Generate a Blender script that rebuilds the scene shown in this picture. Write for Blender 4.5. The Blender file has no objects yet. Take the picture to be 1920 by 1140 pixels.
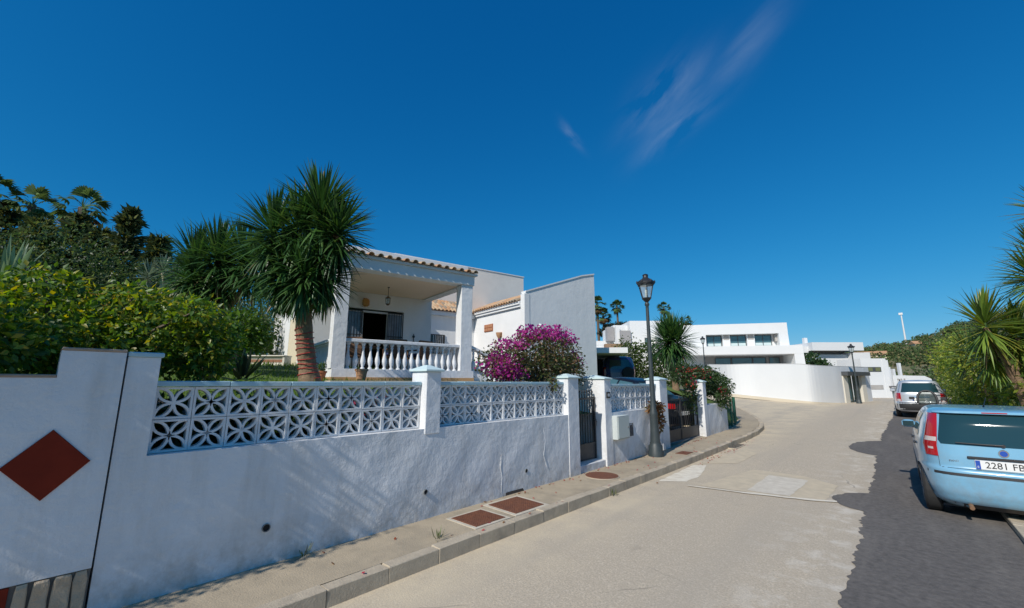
import bpy, math, random
import numpy as np
from mathutils import Vector, Matrix, Euler

S = bpy.context.scene
COL = S.collection
R = math.radians
PI = math.pi

# ---------------------------------------------------------------- camera, sky, sun, exposure
cam = bpy.data.objects.new('camera', bpy.data.cameras.new('camera'))
COL.objects.link(cam)
cam.location = (0, 0, 1.72)
cam.rotation_euler = (R(90 + 10.6), 0, R(41.86))
cam.data.sensor_width = 36
cam.data.lens = 790 / 1920 * 36
cam.data.clip_start = 0.05
cam.data.clip_end = 3000
S.camera = cam

SUN = Vector((0.115, -1.0, 0.78)).normalized()          # towards the sun
EL = math.asin(SUN.z)
world = bpy.data.worlds.new('World')
S.world = world
world.use_nodes = True
wn, wl = world.node_tree.nodes, world.node_tree.links
wn.clear()
out = wn.new('ShaderNodeOutputWorld')
bg = wn.new('ShaderNodeBackground')
bg.inputs['Strength'].default_value = 0.085
sky = wn.new('ShaderNodeTexSky')
sky.sky_type = 'NISHITA'
sky.sun_disc = False
sky.sun_elevation = EL
sky.sun_rotation = math.atan2(SUN.x, SUN.y)
sky.altitude = 0
sky.air_density = 1.0
sky.dust_density = 0.25
sky.ozone_density = 3.0
# a phone camera's deep blue: one power curve per channel over the whole sky
sep = wn.new('ShaderNodeSeparateColor')
wl.new(sky.outputs[0], sep.inputs[0])
comb = wn.new('ShaderNodeCombineColor')
for ch, (k_, g_) in enumerate(((0.0545, 2.066), (0.9585, 0.862), (2.133, 0.647))):
    pw = wn.new('ShaderNodeMath')
    pw.operation = 'POWER'
    wl.new(sep.outputs[ch], pw.inputs[0])
    pw.inputs[1].default_value = g_
    mk = wn.new('ShaderNodeMath')
    mk.operation = 'MULTIPLY'
    wl.new(pw.outputs[0], mk.inputs[0])
    mk.inputs[1].default_value = k_
    wl.new(mk.outputs[0], comb.inputs[ch])
# thin cirrus far above the street
tc = wn.new('ShaderNodeTexCoord')


def wmath(op, a, b=None):
    n = wn.new('ShaderNodeMath')
    n.operation = op
    for i, v in enumerate((a, b)):
        if v is None:
            continue
        if isinstance(v, (int, float)):
            n.inputs[i].default_value = v
        else:
            wl.new(v, n.inputs[i])
    return n.outputs[0]


def wdot(vec):
    n = wn.new('ShaderNodeVectorMath')
    n.operation = 'DOT_PRODUCT'
    wl.new(tc.outputs['Generated'], n.inputs[0])
    n.inputs[1].default_value = vec
    return n.outputs['Value']


def cirrus(c, ang, a, b, scale, amt, seed):
    c = Vector(c).normalized()
    right = Vector((c.y, -c.x, 0)).normalized()
    upv = right.cross(c)
    ax = right * math.cos(ang) + upv * math.sin(ang)
    bx = c.cross(ax)
    u, v = wdot(ax), wdot(bx)
    front = wmath('GREATER_THAN', wdot(c), 0.3)
    uu = wmath('POWER', wmath('ABSOLUTE', wmath('DIVIDE', u, a)), 2.0)
    vv = wmath('POWER', wmath('ABSOLUTE', wmath('DIVIDE', v, b)), 2.0)
    mask = wmath('EXPONENT', wmath('MULTIPLY', wmath('ADD', uu, vv), -1.0))
    cb = wn.new('ShaderNodeCombineXYZ')
    wl.new(wmath('MULTIPLY', u, scale * 0.45), cb.inputs[0])
    wl.new(wmath('MULTIPLY', v, scale * 1.5), cb.inputs[1])
    cb.inputs[2].default_value = seed
    nz = wn.new('ShaderNodeTexNoise')
    nz.inputs['Detail'].default_value = 7
    nz.inputs['Roughness'].default_value = 0.55
    nz.inputs['Scale'].default_value = 1.0
    nz.inputs['Distortion'].default_value = 0.6
    wl.new(cb.outputs[0], nz.inputs['Vector'])
    q = wmath('MULTIPLY', wmath('SUBTRACT', nz.outputs[0], 0.36), 2.6)
    q = wmath('MAXIMUM', wmath('MINIMUM', q, 1.0), 0.0)
    return wmath('MULTIPLY', wmath('MULTIPLY', wmath('MULTIPLY', q, mask), amt), front)


cl = cirrus((-0.2790, 0.7700, 0.5740), R(34), 0.075, 0.036, 8, 0.30, 1.4)
cl = wmath('ADD', cl, cirrus((-0.2700, 0.8110, 0.5200), R(30), 0.080, 0.024, 9, 0.28, 5.3))
cl = wmath('ADD', cl, cirrus((-0.1300, 0.7865, 0.6035), R(38), 0.070, 0.024, 9, 0.22, 3.0))
cl = wmath('ADD', cl, cirrus((-0.4617, 0.711, 0.5303), R(-52), 0.030, 0.008, 20, 0.26, 7.7))
mixc = wn.new('ShaderNodeMixRGB')
wl.new(cl, mixc.inputs['Fac'])
wl.new(comb.outputs[0], mixc.inputs['Color1'])
mixc.inputs['Color2'].default_value = (7.0, 8.2, 9.6, 1)
wl.new(mixc.outputs[0], bg.inputs['Color'])
wl.new(bg.outputs[0], out.inputs['Surface'])

sd = bpy.data.lights.new('sun', 'SUN')
sd.energy = 4.2
sd.angle = R(0.53)
sd.color = (1.0, 0.945, 0.86)
sun = bpy.data.objects.new('sun', sd)
COL.objects.link(sun)
sun.rotation_euler = (-SUN).to_track_quat('-Z', 'Y').to_euler()
sun.location = (10, -20, 30)

S.view_settings.view_transform = 'Standard'
S.view_settings.look = 'None'
S.view_settings.exposure = 0.0
S.view_settings.gamma = 1
S.view_settings.use_curve_mapping = False
S.render.engine = 'CYCLES'

# ---------------------------------------------------------------- helpers


class MB:
    """collects faces; build() links them as one mesh object"""

    def __init__(s):
        s.v, s.f, s.m, s.c = [], [], [], []

    def face(s, pts, mi=0, col=None):
        k = len(s.v)
        s.v.extend([tuple(p) for p in pts])
        s.f.append(tuple(range(k, k + len(pts))))
        s.m.append(mi)
        s.c.append(col)

    def mesh(s, vs, fs, mi=0):
        k = len(s.v)
        s.v.extend([tuple(p) for p in vs])
        for f in fs:
            s.f.append(tuple(i + k for i in f))
            s.m.append(mi)
            s.c.append(None)
        return s

    def box(s, x0, x1, y0, y1, z0, z1, mi=0, bev=0.0):
        if bev:
            return s.bbox(x0, x1, y0, y1, z0, z1, bev, mi)
        vs = [(x0, y0, z0), (x1, y0, z0), (x1, y1, z0), (x0, y1, z0), (x0, y0, z1), (x1, y0, z1), (x1, y1, z1), (x0, y1, z1)]
        return s.mesh(vs, [(3, 2, 1, 0), (4, 5, 6, 7), (0, 1, 5, 4), (1, 2, 6, 5), (2, 3, 7, 6), (3, 0, 4, 7)], mi)

    def bbox(s, x0, x1, y0, y1, z0, z1, b, mi=0):
        vs, fs = [], []
        for z, i in ((z0, b), (z0 + b, 0), (z1 - b, 0), (z1, b)):
            c = b * 0.9
            X0, X1, Y0, Y1 = x0 + i, x1 - i, y0 + i, y1 - i
            vs += [(X0 + c, Y0, z), (X1 - c, Y0, z), (X1, Y0 + c, z), (X1, Y1 - c, z), (X1 - c, Y1, z), (X0 + c, Y1, z), (X0, Y1 - c, z), (X0, Y0 + c, z)]
        for r in range(3):
            for i in range(8):
                j = (i + 1) % 8
                fs.append((r * 8 + i, r * 8 + j, r * 8 + 8 + j, r * 8 + 8 + i))
        fs.append(tuple(reversed(range(8))))
        fs.append(tuple(range(24, 32)))
        return s.mesh(vs, fs, mi)

    def prism(s, pts, h0, h1, axis='z', mi=0):
        """extrude a 2D polygon (CCW) along axis"""
        def P(a, b, h):
            return (a, b, h) if axis == 'z' else ((h, a, b) if axis == 'x' else (a, h, b))
        n = len(pts)
        vs = [P(a, b, h0) for a, b in pts] + [P(a, b, h1) for a, b in pts]
        fs = [tuple(reversed(range(n))), tuple(range(n, 2 * n))]
        for i in range(n):
            j = (i + 1) % n
            fs.append((i, j, n + j, n + i))
        return s.mesh(vs, fs, mi)

    def tube(s, pts, rad, seg=8, mi=0, caps=True):
        pts = [Vector(p) for p in pts]
        if not hasattr(rad, '__len__'):
            rad = [rad] * len(pts)
        vs, fs = [], []
        prev = None
        for i, p in enumerate(pts):
            d = (pts[min(i + 1, len(pts) - 1)] - pts[max(i - 1, 0)])
            d = d.normalized() if d.length > 1e-9 else Vector((0, 0, 1))
            a = prev if prev is not None else (Vector((1, 0, 0)) if abs(d.x) < 0.8 else Vector((0, 1, 0)))
            a = (a - d * a.dot(d)).normalized()
            prev = a
            b = d.cross(a)
            for k in range(seg):
                t = 2 * PI * k / seg
                vs.append(p + (a * math.cos(t) + b * math.sin(t)) * rad[i])
        n = len(pts)
        for i in range(n - 1):
            for k in range(seg):
                j = (k + 1) % seg
                fs.append((i * seg + k, i * seg + j, i * seg + seg + j, i * seg + seg + k))
        if caps:
            fs.append(tuple(reversed(range(seg))))
            fs.append(tuple(range((n - 1) * seg, n * seg)))
        return s.mesh(vs, fs, mi)

    def lathe(s, prof, seg=16, o=(0, 0, 0), axis='z', mi=0):
        vs, fs = [], []
        for r_, h in prof:
            for k in range(seg):
                t = 2 * PI * k / seg
                a, b = r_ * math.cos(t), r_ * math.sin(t)
                p = (a, b, h) if axis == 'z' else ((h, a, b) if axis == 'x' else (b, h, a))
                vs.append((p[0] + o[0], p[1] + o[1], p[2] + o[2]))
        for i in range(len(prof) - 1):
            for k in range(seg):
                j = (k + 1) % seg
                fs.append((i * seg + k, i * seg + j, i * seg + seg + j, i * seg + seg + k))
        fs.append(tuple(reversed(range(seg))))
        n = len(prof)
        fs.append(tuple(range((n - 1) * seg, n * seg)))
        return s.mesh(vs, fs, mi)

    def data(s, name, mats, smooth=False):
        me = bpy.data.meshes.new(name)
        me.from_pydata(s.v, [], s.f)
        mats = mats if isinstance(mats, (list, tuple)) else [mats]
        for m in mats:
            me.materials.append(m)
        if len(mats) > 1:
            me.polygons.foreach_set('material_index', s.m)
        if smooth:
            me.polygons.foreach_set('use_smooth', [True] * len(s.f))
            if smooth != 'all':
                me.set_sharp_from_angle(angle=R(38))
        me.update()
        return me

    def build(s, name, mats, parent=None, smooth=False, label=None):
        o = bpy.data.objects.new(name, s.data(name, mats, smooth))
        COL.objects.link(o)
        if parent is not None:
            o.parent = parent
        if label:
            o['label'] = label
        return o


def tag(o, label=None, cat=None, group=None, kind=None):
    if label:
        o['label'] = label
    if cat:
        o['category'] = cat
    if group:
        o['group'] = group
    if kind:
        o['kind'] = kind
    return o


def thing(name, label, cat, loc=(0, 0, 0), rz=0.0, group=None, rx=0.0):
    o = bpy.data.objects.new(name, None)
    COL.objects.link(o)
    o.empty_display_size = 0.2
    o.location = loc
    o.rotation_euler = (rx, 0, rz)
    return tag(o, label, cat, group)


def inst(name, me, parent=None, loc=(0, 0, 0), rot=(0, 0, 0), scale=(1, 1, 1)):
    o = bpy.data.objects.new(name, me)
    COL.objects.link(o)
    o.parent = parent
    o.location = loc
    o.rotation_euler = rot
    o.scale = scale
    return o


def copy_tree(o, parent=None):
    c = o.copy()
    COL.objects.link(c)
    c.parent = parent
    for ch in list(o.children):
        copy_tree(ch, c)
    return c


_m = {}


def mat(name, c1, c2=None, scale=6.0, rough=0.7, bump=0.0, bscale=40.0, metal=0.0, spec=0.5, coord='Object',
        dirt=None, dscale=1.2, damt=0.6, detail=6, coat=0.0, stretch=None, bump2=0.0, b2scale=5.0, splash=None):
    """procedural material: two tones by noise, optional dirt by second noise, bump"""
    if name in _m:
        return _m[name]
    m = bpy.data.materials.new(name)
    _m[name] = m
    m.use_nodes = True
    N, L = m.node_tree.nodes, m.node_tree.links
    p = N['Principled BSDF']
    p.inputs['Roughness'].default_value = rough
    p.inputs['Metallic'].default_value = metal
    p.inputs['Specular IOR Level'].default_value = spec
    if coat:
        p.inputs['Coat Weight'].default_value = coat
        p.inputs['Coat Roughness'].default_value = 0.04
    t = N.new('ShaderNodeTexCoord')
    if coord == 'World':
        g = N.new('ShaderNodeNewGeometry')
        vec = g.outputs['Position']
    else:
        vec = t.outputs[coord]
    if stretch:
        mp = N.new('ShaderNodeMapping')
        mp.inputs['Scale'].default_value = stretch
        L.new(vec, mp.inputs['Vector'])
        svec = mp.outputs[0]
    else:
        svec = vec

    def noise(sc, v=vec, d=detail, ro=0.6):
        n = N.new('ShaderNodeTexNoise')
        n.inputs['Scale'].default_value = sc
        n.inputs['Detail'].default_value = d
        n.inputs['Roughness'].default_value = ro
        L.new(v, n.inputs['Vector'])
        return n.outputs[0]

    def ramp(f, a, b):
        r_ = N.new('ShaderNodeMapRange')
        r_.inputs['From Min'].default_value = a
        r_.inputs['From Max'].default_value = b
        L.new(f, r_.inputs['Value'])
        return r_.outputs[0]
    col = None
    if c2 is not None:
        mx = N.new('ShaderNodeMixRGB')
        L.new(ramp(noise(scale), 0.3, 0.7), mx.inputs['Fac'])
        mx.inputs['Color1'].default_value = (*c1, 1)
        mx.inputs['Color2'].default_value = (*c2, 1)
        col = mx.outputs[0]
    if dirt is not None:
        mx = N.new('ShaderNodeMixRGB')
        f = ramp(noise(dscale, svec, 8, 0.65), 0.5, 0.78)
        ml = N.new('ShaderNodeMath')
        ml.operation = 'MULTIPLY'
        ml.inputs[1].default_value = damt
        L.new(f, ml.inputs[0])
        L.new(ml.outputs[0], mx.inputs['Fac'])
        if col is None:
            mx.inputs['Color1'].default_value = (*c1, 1)
        else:
            L.new(col, mx.inputs['Color1'])
        mx.inputs['Color2'].default_value = (*dirt, 1)
        col = mx.outputs[0]
    if splash:                                   # street dirt thrown up at the foot, thinning upwards
        z0, z1, sc_, amt_ = splash
        gg = N.new('ShaderNodeNewGeometry')
        sx = N.new('ShaderNodeSeparateXYZ')
        L.new(gg.outputs['Position'], sx.inputs[0])
        ml = N.new('ShaderNodeMath')
        ml.operation = 'MULTIPLY'
        L.new(ramp(sx.outputs['Z'], z1, z0), ml.inputs[0])
        L.new(ramp(noise(7.0, gg.outputs['Position'], 7, .7), .38, .68), ml.inputs[1])
        m2 = N.new('ShaderNodeMath')
        m2.operation = 'MULTIPLY'
        m2.inputs[1].default_value = amt_
        L.new(ml.outputs[0], m2.inputs[0])
        mx = N.new('ShaderNodeMixRGB')
        L.new(m2.outputs[0], mx.inputs[0])
        L.new(col, mx.inputs[1])
        mx.inputs[2].default_value = (*sc_, 1)
        col = mx.outputs[0]
    if col is None:
        p.inputs['Base Color'].default_value = (*c1, 1)
    else:
        L.new(col, p.inputs['Base Color'])
    if bump or bump2:
        last = None
        for st, sc, ds in ((bump2, b2scale, 0.05), (bump, bscale, 0.01)):
            if not st:
                continue
            bp = N.new('ShaderNodeBump')
            bp.inputs['Strength'].default_value = st
            bp.inputs['Distance'].default_value = ds
            L.new(noise(sc, vec, 5), bp.inputs['Height'])
            if last:
                L.new(last, bp.inputs['Normal'])
            last = bp.outputs[0]
        L.new(last, p.inputs['Normal'])
    return m


def tint_mat(name, rough=0.5, trans=0.3, spec=0.4, vary=0.35):
    """leaf material: colour comes from the leaf's own tint attribute"""
    m = bpy.data.materials.new(name)
    m.use_nodes = True
    N, L = m.node_tree.nodes, m.node_tree.links
    p = N['Principled BSDF']
    p.inputs['Roughness'].default_value = rough
    p.inputs['Specular IOR Level'].default_value = spec
    a = N.new('ShaderNodeAttribute')
    a.attribute_name = 'tint'
    L.new(a.outputs['Color'], p.inputs['Base Color'])
    tr = N.new('ShaderNodeBsdfTranslucent')
    hs = N.new('ShaderNodeHueSaturation')
    hs.inputs['Hue'].default_value = 0.48
    hs.inputs['Saturation'].default_value = 1.15
    hs.inputs['Value'].default_value = 1.98
    L.new(a.outputs['Color'], hs.inputs['Color'])
    L.new(hs.outputs[0], tr.inputs['Color'])
    mx = N.new('ShaderNodeMixShader')
    mx.inputs[0].default_value = trans
    L.new(p.outputs[0], mx.inputs[1])
    L.new(tr.outputs[0], mx.inputs[2])
    L.new(mx.outputs[0], N['Material Output'].inputs['Surface'])
    return m


def glass_mat(name, tintc, rough=0.03, alpha=None):
    m = bpy.data.materials.new(name)
    m.use_nodes = True
    N, L = m.node_tree.nodes, m.node_tree.links
    p = N['Principled BSDF']
    p.inputs['Base Color'].default_value = (*tintc, 1)
    p.inputs['Roughness'].default_value = rough
    p.inputs['Specular IOR Level'].default_value = 0.8
    if alpha is not None:
        tr = N.new('ShaderNodeBsdfTransparent')
        tr.inputs[0].default_value = (0.9, 0.95, 0.95, 1)
        mx = N.new('ShaderNodeMixShader')
        mx.inputs[0].default_value = alpha
        L.new(tr.outputs[0], mx.inputs[1])
        L.new(p.outputs[0], mx.inputs[2])
        L.new(mx.outputs[0], N['Material Output'].inputs['Surface'])
    return m


WHITE = mat('white_stucco', (0.76, 0.77, 0.78), (0.70, 0.71, 0.72), 2.2, 0.85, 0.22, 45, dirt=(0.46, 0.44, 0.40), dscale=2.2, damt=0.55, coord='World', bump2=0.30, b2scale=6, stretch=(1.6, 1.6, 0.3), splash=(0.10, 0.62, (0.36, 0.315, 0.25), 0.75))
SMOOTHW = mat('white_render', (0.80, 0.80, 0.79), (0.75, 0.75, 0.74), 1.5, 0.8, 0.15, 60, dirt=(0.55, 0.54, 0.51), dscale=0.9, damt=0.3, coord='World', stretch=(1, 1, 0.25))
CREAM = mat('cream_render', (0.88, 0.70, 0.52), (0.84, 0.66, 0.49), 1.2, 0.85, 0.1, 60, coord='World')
GREYW = mat('pale_grey_render', (0.80, 0.81, 0.80), (0.74, 0.75, 0.745), 1.1, 0.85, 0.25, 30, dirt=(0.60, 0.61, 0.61), dscale=0.8, damt=0.5, coord='World', stretch=(1.5, 1.5, 0.2), bump2=0.25, b2scale=3)
FARW = mat('white_paint_modern', (0.74, 0.745, 0.74), (0.70, 0.705, 0.70), 0.5, 0.7, coord='World')
BLOCKW = mat('painted_block', (0.76, 0.77, 0.78), (0.66, 0.67, 0.67), 9, 0.85, 0.35, 90, dirt=(0.42, 0.40, 0.37), dscale=5, damt=0.45, coord='World')
COPING = mat('blue_coping_paint', (0.30, 0.50, 0.60), (0.42, 0.58, 0.63), 4, 0.6, 0.2, 60, dirt=(0.5, 0.5, 0.47), dscale=3, damt=0.6, coord='World')
CAPM = mat('pale_mint_paint', (0.62, 0.76, 0.76), (0.56, 0.70, 0.70), 6, 0.6, 0.1, 60, coord='World')
TERRA = mat('terracotta', (0.42, 0.16, 0.07), (0.33, 0.11, 0.05), 9, 0.85, 0.3, 50)
POTM = mat('clay_pot', (0.50, 0.28, 0.15), (0.42, 0.22, 0.11), 7, 0.85, 0.2, 50)
OCHRE = mat('ochre_skirting', (0.48, 0.30, 0.14), (0.40, 0.24, 0.11), 5, 0.8, coord='World')
REDT = mat('oxblood_tile', (0.22, 0.026, 0.011), (0.17, 0.020, 0.009), 6, 0.7, 0.1, 30, spec=.15)
STONE = mat('rough_stone', (0.58, 0.45, 0.31), (0.42, 0.325, 0.225), 6, 0.9, 0.8, 25, bump2=0.5, b2scale=8)
MORTAR = mat('stone_mortar', (0.20, 0.185, 0.165), (0.15, 0.14, 0.125), 12, 0.95, 0.5, 40)
BLACKM = mat('black_paint', (0.022, 0.023, 0.025), (0.03, 0.03, 0.032), 10, 0.45)
GATEM = mat('gate_iron', (0.030, 0.032, 0.036), (0.045, 0.042, 0.04), 8, 0.5, 0.1, 60)
LAMPM = mat('lamp_green_grey_iron', (0.030, 0.042, 0.046), (0.045, 0.056, 0.058), 6, 0.5, 0.15, 60)
DARK = mat('dark_void', (0.012, 0.012, 0.012), None, rough=0.9)
SOIL = mat('soil', (0.10, 0.075, 0.05), (0.06, 0.045, 0.03), 8, 0.95, 0.6, 30, coord='World')
KERBM = mat('kerb_concrete', (0.52, 0.44, 0.325), (0.40, 0.335, 0.25), 11, 0.92, 0.6, 60, dirt=(0.13, 0.12, 0.10), dscale=3.0, damt=0.6, coord='World')
RUST = mat('rusty_iron', (0.20, 0.075, 0.035), (0.13, 0.05, 0.028), 12, 0.8, 0.5, 90, coord='World')
BARK = mat('yucca_bark', (0.30, 0.20, 0.12), (0.18, 0.115, 0.07), 9, 0.95, 0.9, 18, stretch=(1, 1, 3), bump2=0.6, b2scale=8)
BARK2 = mat('grey_bark', (0.16, 0.125, 0.095), (0.10, 0.075, 0.055), 8, 0.95, 0.6, 25)
TILE1 = mat('roof_tile_ochre', (0.52, 0.31, 0.17), (0.40, 0.21, 0.105), 5, 0.9, 0.3, 40)
TILE2 = mat('roof_tile_pale', (0.60, 0.44, 0.29), (0.46, 0.29, 0.16), 5, 0.9, 0.3, 40)
TILE3 = mat('roof_tile_old', (0.34, 0.28, 0.21), (0.24, 0.19, 0.14), 6, 0.9, 0.3, 40)
WOODW = mat('white_board', (0.72, 0.68, 0.60), (0.62, 0.57, 0.48), 7, 0.7)
WOODB = mat('brown_board', (0.28, 0.12, 0.06), (0.22, 0.09, 0.045), 7, 0.7)
STEEL = mat('brushed_metal', (0.45, 0.46, 0.47), None, rough=0.35, metal=0.9)
GLASS = glass_mat('dark_glass', (0.02, 0.03, 0.035))
GLASSB = glass_mat('blue_window_glass', (0.06, 0.13, 0.15), 0.02)
LGLASS = glass_mat('lantern_glass', (0.6, 0.65, 0.66), 0.1, 0.35)
LEAF = tint_mat('broad_leaf', 0.42, 0.42, 0.45)
BLADE = tint_mat('yucca_leaf', 0.40, 0.22, 0.5)
NEEDLE = tint_mat('needle_leaf', 0.65, 0.2, 0.2)
PETAL = tint_mat('bract_petal', 0.6, 0.35, 0.2)
GRASSM = tint_mat('grass_blade', 0.6, 0.35, 0.2)


def sm(a, b, x):
    t = min(1, max(0, (x - a) / (b - a)))
    return t * t * (3 - 2 * t)


def rz_(y, x=0.0):          # height of the road
    return 0.32 * sm(8, 36, y) + 0.55 * sm(-2.5, -12, x) * sm(20, 34, y)


rng = random.Random(7)
nrg = np.random.default_rng(11)


def tinted(name, V, F, Cc, material, parent=None, kind=None):
    """mesh from numpy arrays, one tint per face"""
    me = bpy.data.meshes.new(name)
    V = np.asarray(V, np.float32).reshape(-1, 3)
    F = np.asarray(F, np.int32)
    nf, k = F.shape
    me.vertices.add(len(V))
    me.vertices.foreach_set('co', V.ravel())
    me.loops.add(nf * k)
    me.loops.foreach_set('vertex_index', F.ravel())
    me.polygons.add(nf)
    me.polygons.foreach_set('loop_start', np.arange(0, nf * k, k, dtype=np.int32))
    me.polygons.foreach_set('loop_total', np.full(nf, k, np.int32))
    me.materials.append(material)
    at = me.color_attributes.new('tint', 'FLOAT_COLOR', 'CORNER')
    c4 = np.ones((nf, 4), np.float32)
    c4[:, :3] = Cc
    at.data.foreach_set('color', np.repeat(c4, k, axis=0).ravel())
    me.update(calc_edges=True)
    o = bpy.data.objects.new(name, me)
    COL.objects.link(o)
    if parent is not None:
        o.parent = parent
    if kind:
        o['kind'] = kind
    return o


def norm(a):
    return a / np.maximum(np.linalg.norm(a, axis=-1, keepdims=True), 1e-9)


def leaf_cloud(blobs, n, size, cols, g, shell=0.45, aspect=0.5, droop=0.25):
    """leaves (folded diamonds: two triangles each) through ellipsoid blobs; returns V,F,C"""
    w = np.array([b[3] * b[4] * b[5] for b in blobs]) ** 0.75
    idx = g.choice(len(blobs), n, p=w / w.sum())
    b = np.array(blobs)[idx]
    d = norm(g.normal(size=(n, 3)))
    rad = shell + (1 - shell) * g.random((n, 1)) ** 0.6
    lump = 1 + 0.16 * np.sin(d[:, :1] * 7 + b[:, :1] * 3) * np.sin(d[:, 1:2] * 6 + b[:, 1:2]) + 0.10 * g.normal(size=(n, 1))
    P = b[:, :3] + d * rad * lump * b[:, 3:6]
    ax = norm(d * 0.8 + g.normal(size=(n, 3)) * 0.8 + np.array([0, 0, -droop]))
    nr = norm(np.cross(ax, g.normal(size=(n, 3))) + np.array([0, 0, 0.5]) + 0.3 * d)
    sd_ = norm(np.cross(ax, nr))
    nr = np.cross(sd_, ax)
    L = size * (0.65 + 0.7 * g.random((n, 1)))
    W = L * aspect * 0.5
    m = P + ax * L * 0.45
    V = np.stack([P, m + sd_ * W + nr * W * 0.35, P + ax * L, m - sd_ * W + nr * W * 0.35], 1).reshape(-1, 3)
    k = np.arange(n)[:, None] * 4
    F = np.stack([k + [0, 1, 2], k + [0, 2, 3]], 1).reshape(-1, 3)
    c = np.array(cols)
    ci = c[g.integers(0, len(c), n)] * (0.7 + 0.6 * g.random((n, 1)))
    return V, F, np.repeat(ci, 2, axis=0), rad


def rosette(centers, g, cols, n=240, R0=0.85, width=0.055, lo=-75, skirt=0.25):
    """sword leaves around each centre; returns V,F(quads),C"""
    Vs, Fs, Cs = [], [], []
    off = 0
    for (cx, cy, cz, sc) in centers:
        el = np.radians(lo + (88 - lo) * g.random(n) ** 0.85)
        az = g.random(n) * 2 * PI
        L = R0 * sc * (0.8 + 0.3 * g.random(n))
        w = width * (0.75 + 0.5 * g.random(n))
        h = np.stack([np.cos(az), np.sin(az), np.zeros(n)], 1)
        sd_ = np.stack([-np.sin(az), np.cos(az), np.zeros(n)], 1)
        segs = 4
        prev = np.array([[cx, cy, cz]]) + h * 0.04 + np.array([0, 0, 1]) * (np.sin(el) * 0.22 * sc)[:, None]
        rows = []
        bend = np.radians(10 + 22 * g.random(n)) * np.cos(el)
        for s_ in range(segs + 1):
            t = s_ / segs
            e = el - bend * t * t
            d = h * np.cos(e)[:, None] + np.array([0, 0, 1]) * np.sin(e)[:, None]
            if s_:
                prev = prev + d * (L / segs)[:, None]
            ww = w * (0.55 + 1.2 * t - 0.2 * t) if t < 0.4 else w * (1.0 - ((t - 0.4) / 0.6) ** 1.6 * 0.96)
            up_ = np.cross(sd_, d)
            rows.append((prev + sd_ * ww[:, None] / 2 + up_ * ww[:, None] * 0.22, prev.copy(), prev - sd_ * ww[:, None] / 2 + up_ * ww[:, None] * 0.22))
        V = np.stack([np.stack(r_, 1) for r_ in rows], 1).reshape(n, -1, 3)      # n, (segs+1)*3, 3
        f = []
        for s_ in range(segs):
            a = s_ * 3
            f += [(a, a + 1, a + 4, a + 3), (a + 1, a + 2, a + 5, a + 4)]
        F = (np.array(f)[None] + (np.arange(n) * (segs + 1) * 3)[:, None, None]).reshape(-1, 4) + off
        off += n * (segs + 1) * 3
        c = np.array(cols)[g.integers(0, len(cols), n)] * (0.7 + 0.6 * g.random((n, 1)))
        old = (el < np.radians(-52)) & (g.random(n) < skirt)
        c[old] = np.array([0.24, 0.17, 0.085]) * (0.7 + 0.5 * g.random((old.sum(), 1)))
        Vs.append(V.reshape(-1, 3))
        Fs.append(F)
        Cs.append(np.repeat(c, len(f), axis=0))
    return np.concatenate(Vs), np.concatenate(Fs), np.concatenate(Cs)


# ---------------------------------------------------------------- the setting: ground, road, pavements
def grid_sheet(name, xs, ys, zf, material, smooth=True):
    mb = MB()
    vs = [(x, y, zf(x, y)) for y in ys for x in xs]
    n = len(xs)
    fs = [(j * n + i, j * n + i + 1, (j + 1) * n + i + 1, (j + 1) * n + i) for j in range(len(ys) - 1) for i in range(n - 1)]
    mb.mesh(vs, fs)
    o = mb.build(name, material, None, 'all' if smooth else False)
    return tag(o, kind='structure')


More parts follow.
